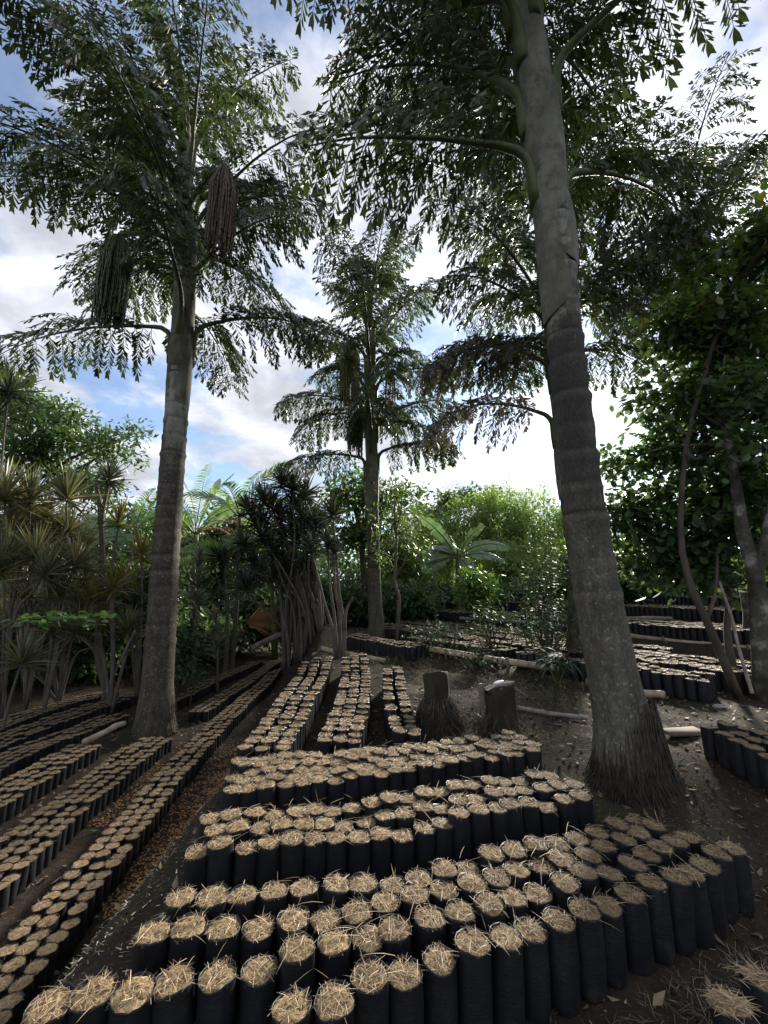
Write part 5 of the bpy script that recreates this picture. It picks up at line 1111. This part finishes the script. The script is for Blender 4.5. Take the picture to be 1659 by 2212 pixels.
# ------------------------------------------------------------------ litter on the soil
rl = np.random.default_rng(500)
def scatter(n, xr, yr, keep=None):
    x = rl.uniform(*xr, n); y = rl.uniform(*yr, n)
    if keep is not None: m = keep(x, y); x, y = x[m], y[m]
    return x, y
def lay(name, label, cat, x, y, L, W, mat, lift=0.006, el=0.15, seg=1, curl=0.0):
    n = len(x); z = terr_rough(x, y) + lift; az = rl.uniform(0, 6.28, n); e = np.abs(rl.normal(0, el, n))
    d = np.stack([np.cos(az) * np.cos(e), np.sin(az) * np.cos(e), np.sin(e)], -1); b = np.stack([x, y, z], -1)
    w = nrm(np.cross(d, A([0, 0, 1.0])) + A([0, 0, 1]) * rl.normal(0, 0.25, (n, 1)))
    return tag(mk(name, strips(b, d, w, rl.uniform(*L, n), rl.uniform(*W, n), curl, seg), M[mat]), label, cat, None, 'stuff')
x, y = scatter(4500, (-3.0, 3.2), (1.0, 7.5)); lay('loose_straw', 'loose straw scattered over the soil between the beds', 'straw', x, y, (0.02, 0.08), (0.001, 0.0024), 'straw', 0.006, 0.12, 2, 0.05)
x2, y2 = scatter(5000, (0.4, 2.6), (1.0, 2.3), lambda x, y: y < 1.55 + 0.42 * x)
lay('loose_straw', 'dry straw and grass litter on the soil at the lower right', 'straw', x2, y2, (0.02, 0.10), (0.0012, 0.003), 'litter', 0.006, 0.3, 2, 0.05)
x, y = scatter(9000, (-8, 9), (1.2, 15)); n = len(x); az = rl.uniform(0, 6.28, n)
d = np.stack([np.cos(az), np.sin(az), rl.uniform(-0.1, 0.35, n)], -1); b = np.stack([x, y, terr_rough(x, y) + 0.01], -1)
tag(mk('leaf_litter', leaves(b, d, np.cross(d, A([0, 0, 1.0])) + A([0, 0, 1]) * rl.normal(0, 0.4, (n, 1)), rl.uniform(0.025, 0.09, n), DIAM, DIAM_F, 0.4, 0.8), M['litter']), 'dry brown leaf litter strewn over the dark soil', 'leaf litter', None, 'stuff')
x, y = scatter(900, (-2.2, -1.0), (1.2, 4.2), lambda x, y: rl.random(len(x)) < np.exp(-((y - 2.0) / 0.9) ** 2) + 0.12)
lay('wood_chips', 'pale wood chips strewn down the dark slope beside the lower bed', 'wood chips', x, y, (0.01, 0.034), (0.003, 0.010), 'chips', 0.008, 0.25)
x = np.concatenate([rl.normal(-2.05, 0.22, 5000), rl.normal(-2.98, 0.12, 2000)]); y = np.concatenate([rl.uniform(3.6, 7.4, 5000), rl.uniform(4.8, 7.4, 2000)])
n = len(x); az = rl.uniform(0, 6.28, n); d = np.stack([np.cos(az), np.sin(az), rl.uniform(-0.1, 0.3, n)], -1); b = np.stack([x, y, terr_rough(x, y) + 0.008], -1)
tag(mk('fallen_petals', leaves(b, d, np.cross(d, A([0, 0, 1.0])), rl.uniform(0.014, 0.035, n), DIAM, DIAM_F, 0.4, 1.2), M['petals']), 'orange fallen petals covering the aisle beside the lower bed', 'petals', None, 'stuff')
x, y = scatter(26000, (-3.2, 4.2), (1.0, 7.5), lambda x, y: rl.random(len(x)) < 0.25 + 0.75 * np.exp(-((x + 1.6) / 0.6) ** 2) + 0.4 * (x > 1.2))
lay('soil_debris', 'fine twigs and plant crumbs mixed into the dark soil', 'debris', x, y, (0.006, 0.035), (0.0015, 0.007), 'litter', 0.004, 0.35)
x, y = scatter(5200, (-2.8, 3.4), (1.2, 6.5)); n = len(x); q = rnd_dirs(n * 4, rl).reshape(n, 4, 3); sz = rl.uniform(0.005, 0.016, n) * np.where(rl.random(n) < 0.06, 2.0, 1.0)
cv = (np.stack([x, y, terr_rough(x, y) + 0.002], -1)[:, None] + q * sz[:, None, None] * A([1, 1, 0.7])).reshape(-1, 3); o4 = np.arange(n) * 4
cf = np.concatenate([np.stack([o4 + a, o4 + b_, o4 + c_], -1) for a, b_, c_ in ((0, 1, 2), (0, 2, 3), (0, 3, 1), (1, 3, 2))])
tag(mk('soil_clods', (cv, cf), M['soil']), 'small crumbling clods lying on the dark soil', 'clods', None, 'stuff')
# dry grass hanging over the terrace edge
n = 4200; q = rl.random(n); dd_ = rl.uniform(4.7, 6.1, n); aa = -7.6 + q * 4.6 + rl.normal(0, 0.1, n)
x = ND[0] * dd_ + TD[0] * aa; y = ND[1] * dd_ + TD[1] * aa; kk = vnoise(x * 1.7, y * 1.7) > -0.12; x, y = x[kk], y[kk]; n = len(x)
d = -ND[None] * rl.uniform(0.2, 1.0, (n, 1)) + A([0, 0, 1]) * rl.uniform(0.1, 1.2, (n, 1)) + 0.5 * rl.normal(size=(n, 3))
tag(mk('bank_grass', strips(np.stack([x, y, terr_rough(x, y) - 0.005], -1), d, nrm(np.cross(d, A([0, 0, 1.0]))), rl.uniform(0.08, 0.28, n), rl.uniform(0.003, 0.007, n), rl.uniform(0.3, 0.7, n), 3), M['dry_grass']), 'dry brown grass hanging over the bank below the bamboo rail', 'grass', None, 'stuff')
# small weeds
xs, ys = scatter(420, (0.2, 5.0), (3.2, 7.0), lambda x, y: rl.random(len(x)) < 0.3); wb = MB()
for x, y in zip(xs, ys):
    k = int(rl.integers(4, 9)); az = rl.uniform(0, 6.28, k); d = np.stack([np.cos(az), np.sin(az), rl.uniform(0.3, 1.2, k)], -1)
    wb.add(*leaves(np.repeat([[x, y, gz(x, y)]], k, 0), d, np.cross(d, A([0, 0, 1.0])), rl.uniform(0.02, 0.05, k), OVAL, OVAL_F, 0.2, 0.8))
tag(mk('weeds', wb, M['weed']), 'tiny green weeds dotted over the soil round the stumps', 'weeds', None, 'stuff')
# straw wisps lying across the bags
xs, ys = scatter(1500, (-1.2, 2.0), (1.6, 4.1)); top = 0.30; n = len(xs); az = rl.uniform(0, 6.28, n); e = np.abs(rl.normal(0.05, 0.2, n))
d = np.stack([np.cos(az) * np.cos(e), np.sin(az) * np.cos(e), np.sin(e)], -1); b = np.stack([xs, ys, terr_rough(xs, ys) + top + 0.004], -1)
own = A([[q[0], q[1]] for q in BAGS]); dm = np.min(np.hypot(xs[:, None] - own[None, :, 0], ys[:, None] - own[None, :, 1]), axis=1); kq = dm < 0.06
tag(mk('straw_wisps', strips(b[kq], d[kq], nrm(np.cross(d[kq], A([0, 0, 1.0]))), rl.uniform(0.05, 0.15, n)[kq], 0.0024, rl.uniform(0, 0.25, n)[kq], 3), M['straw']), 'long straw wisps sticking out across the near bags', 'straw', None, 'stuff')
print('objects', len(bpy.data.objects), 'bags', len(BAGS), 'single', len(single), 'tris', sum(len(m.polygons) for m in bpy.data.meshes))
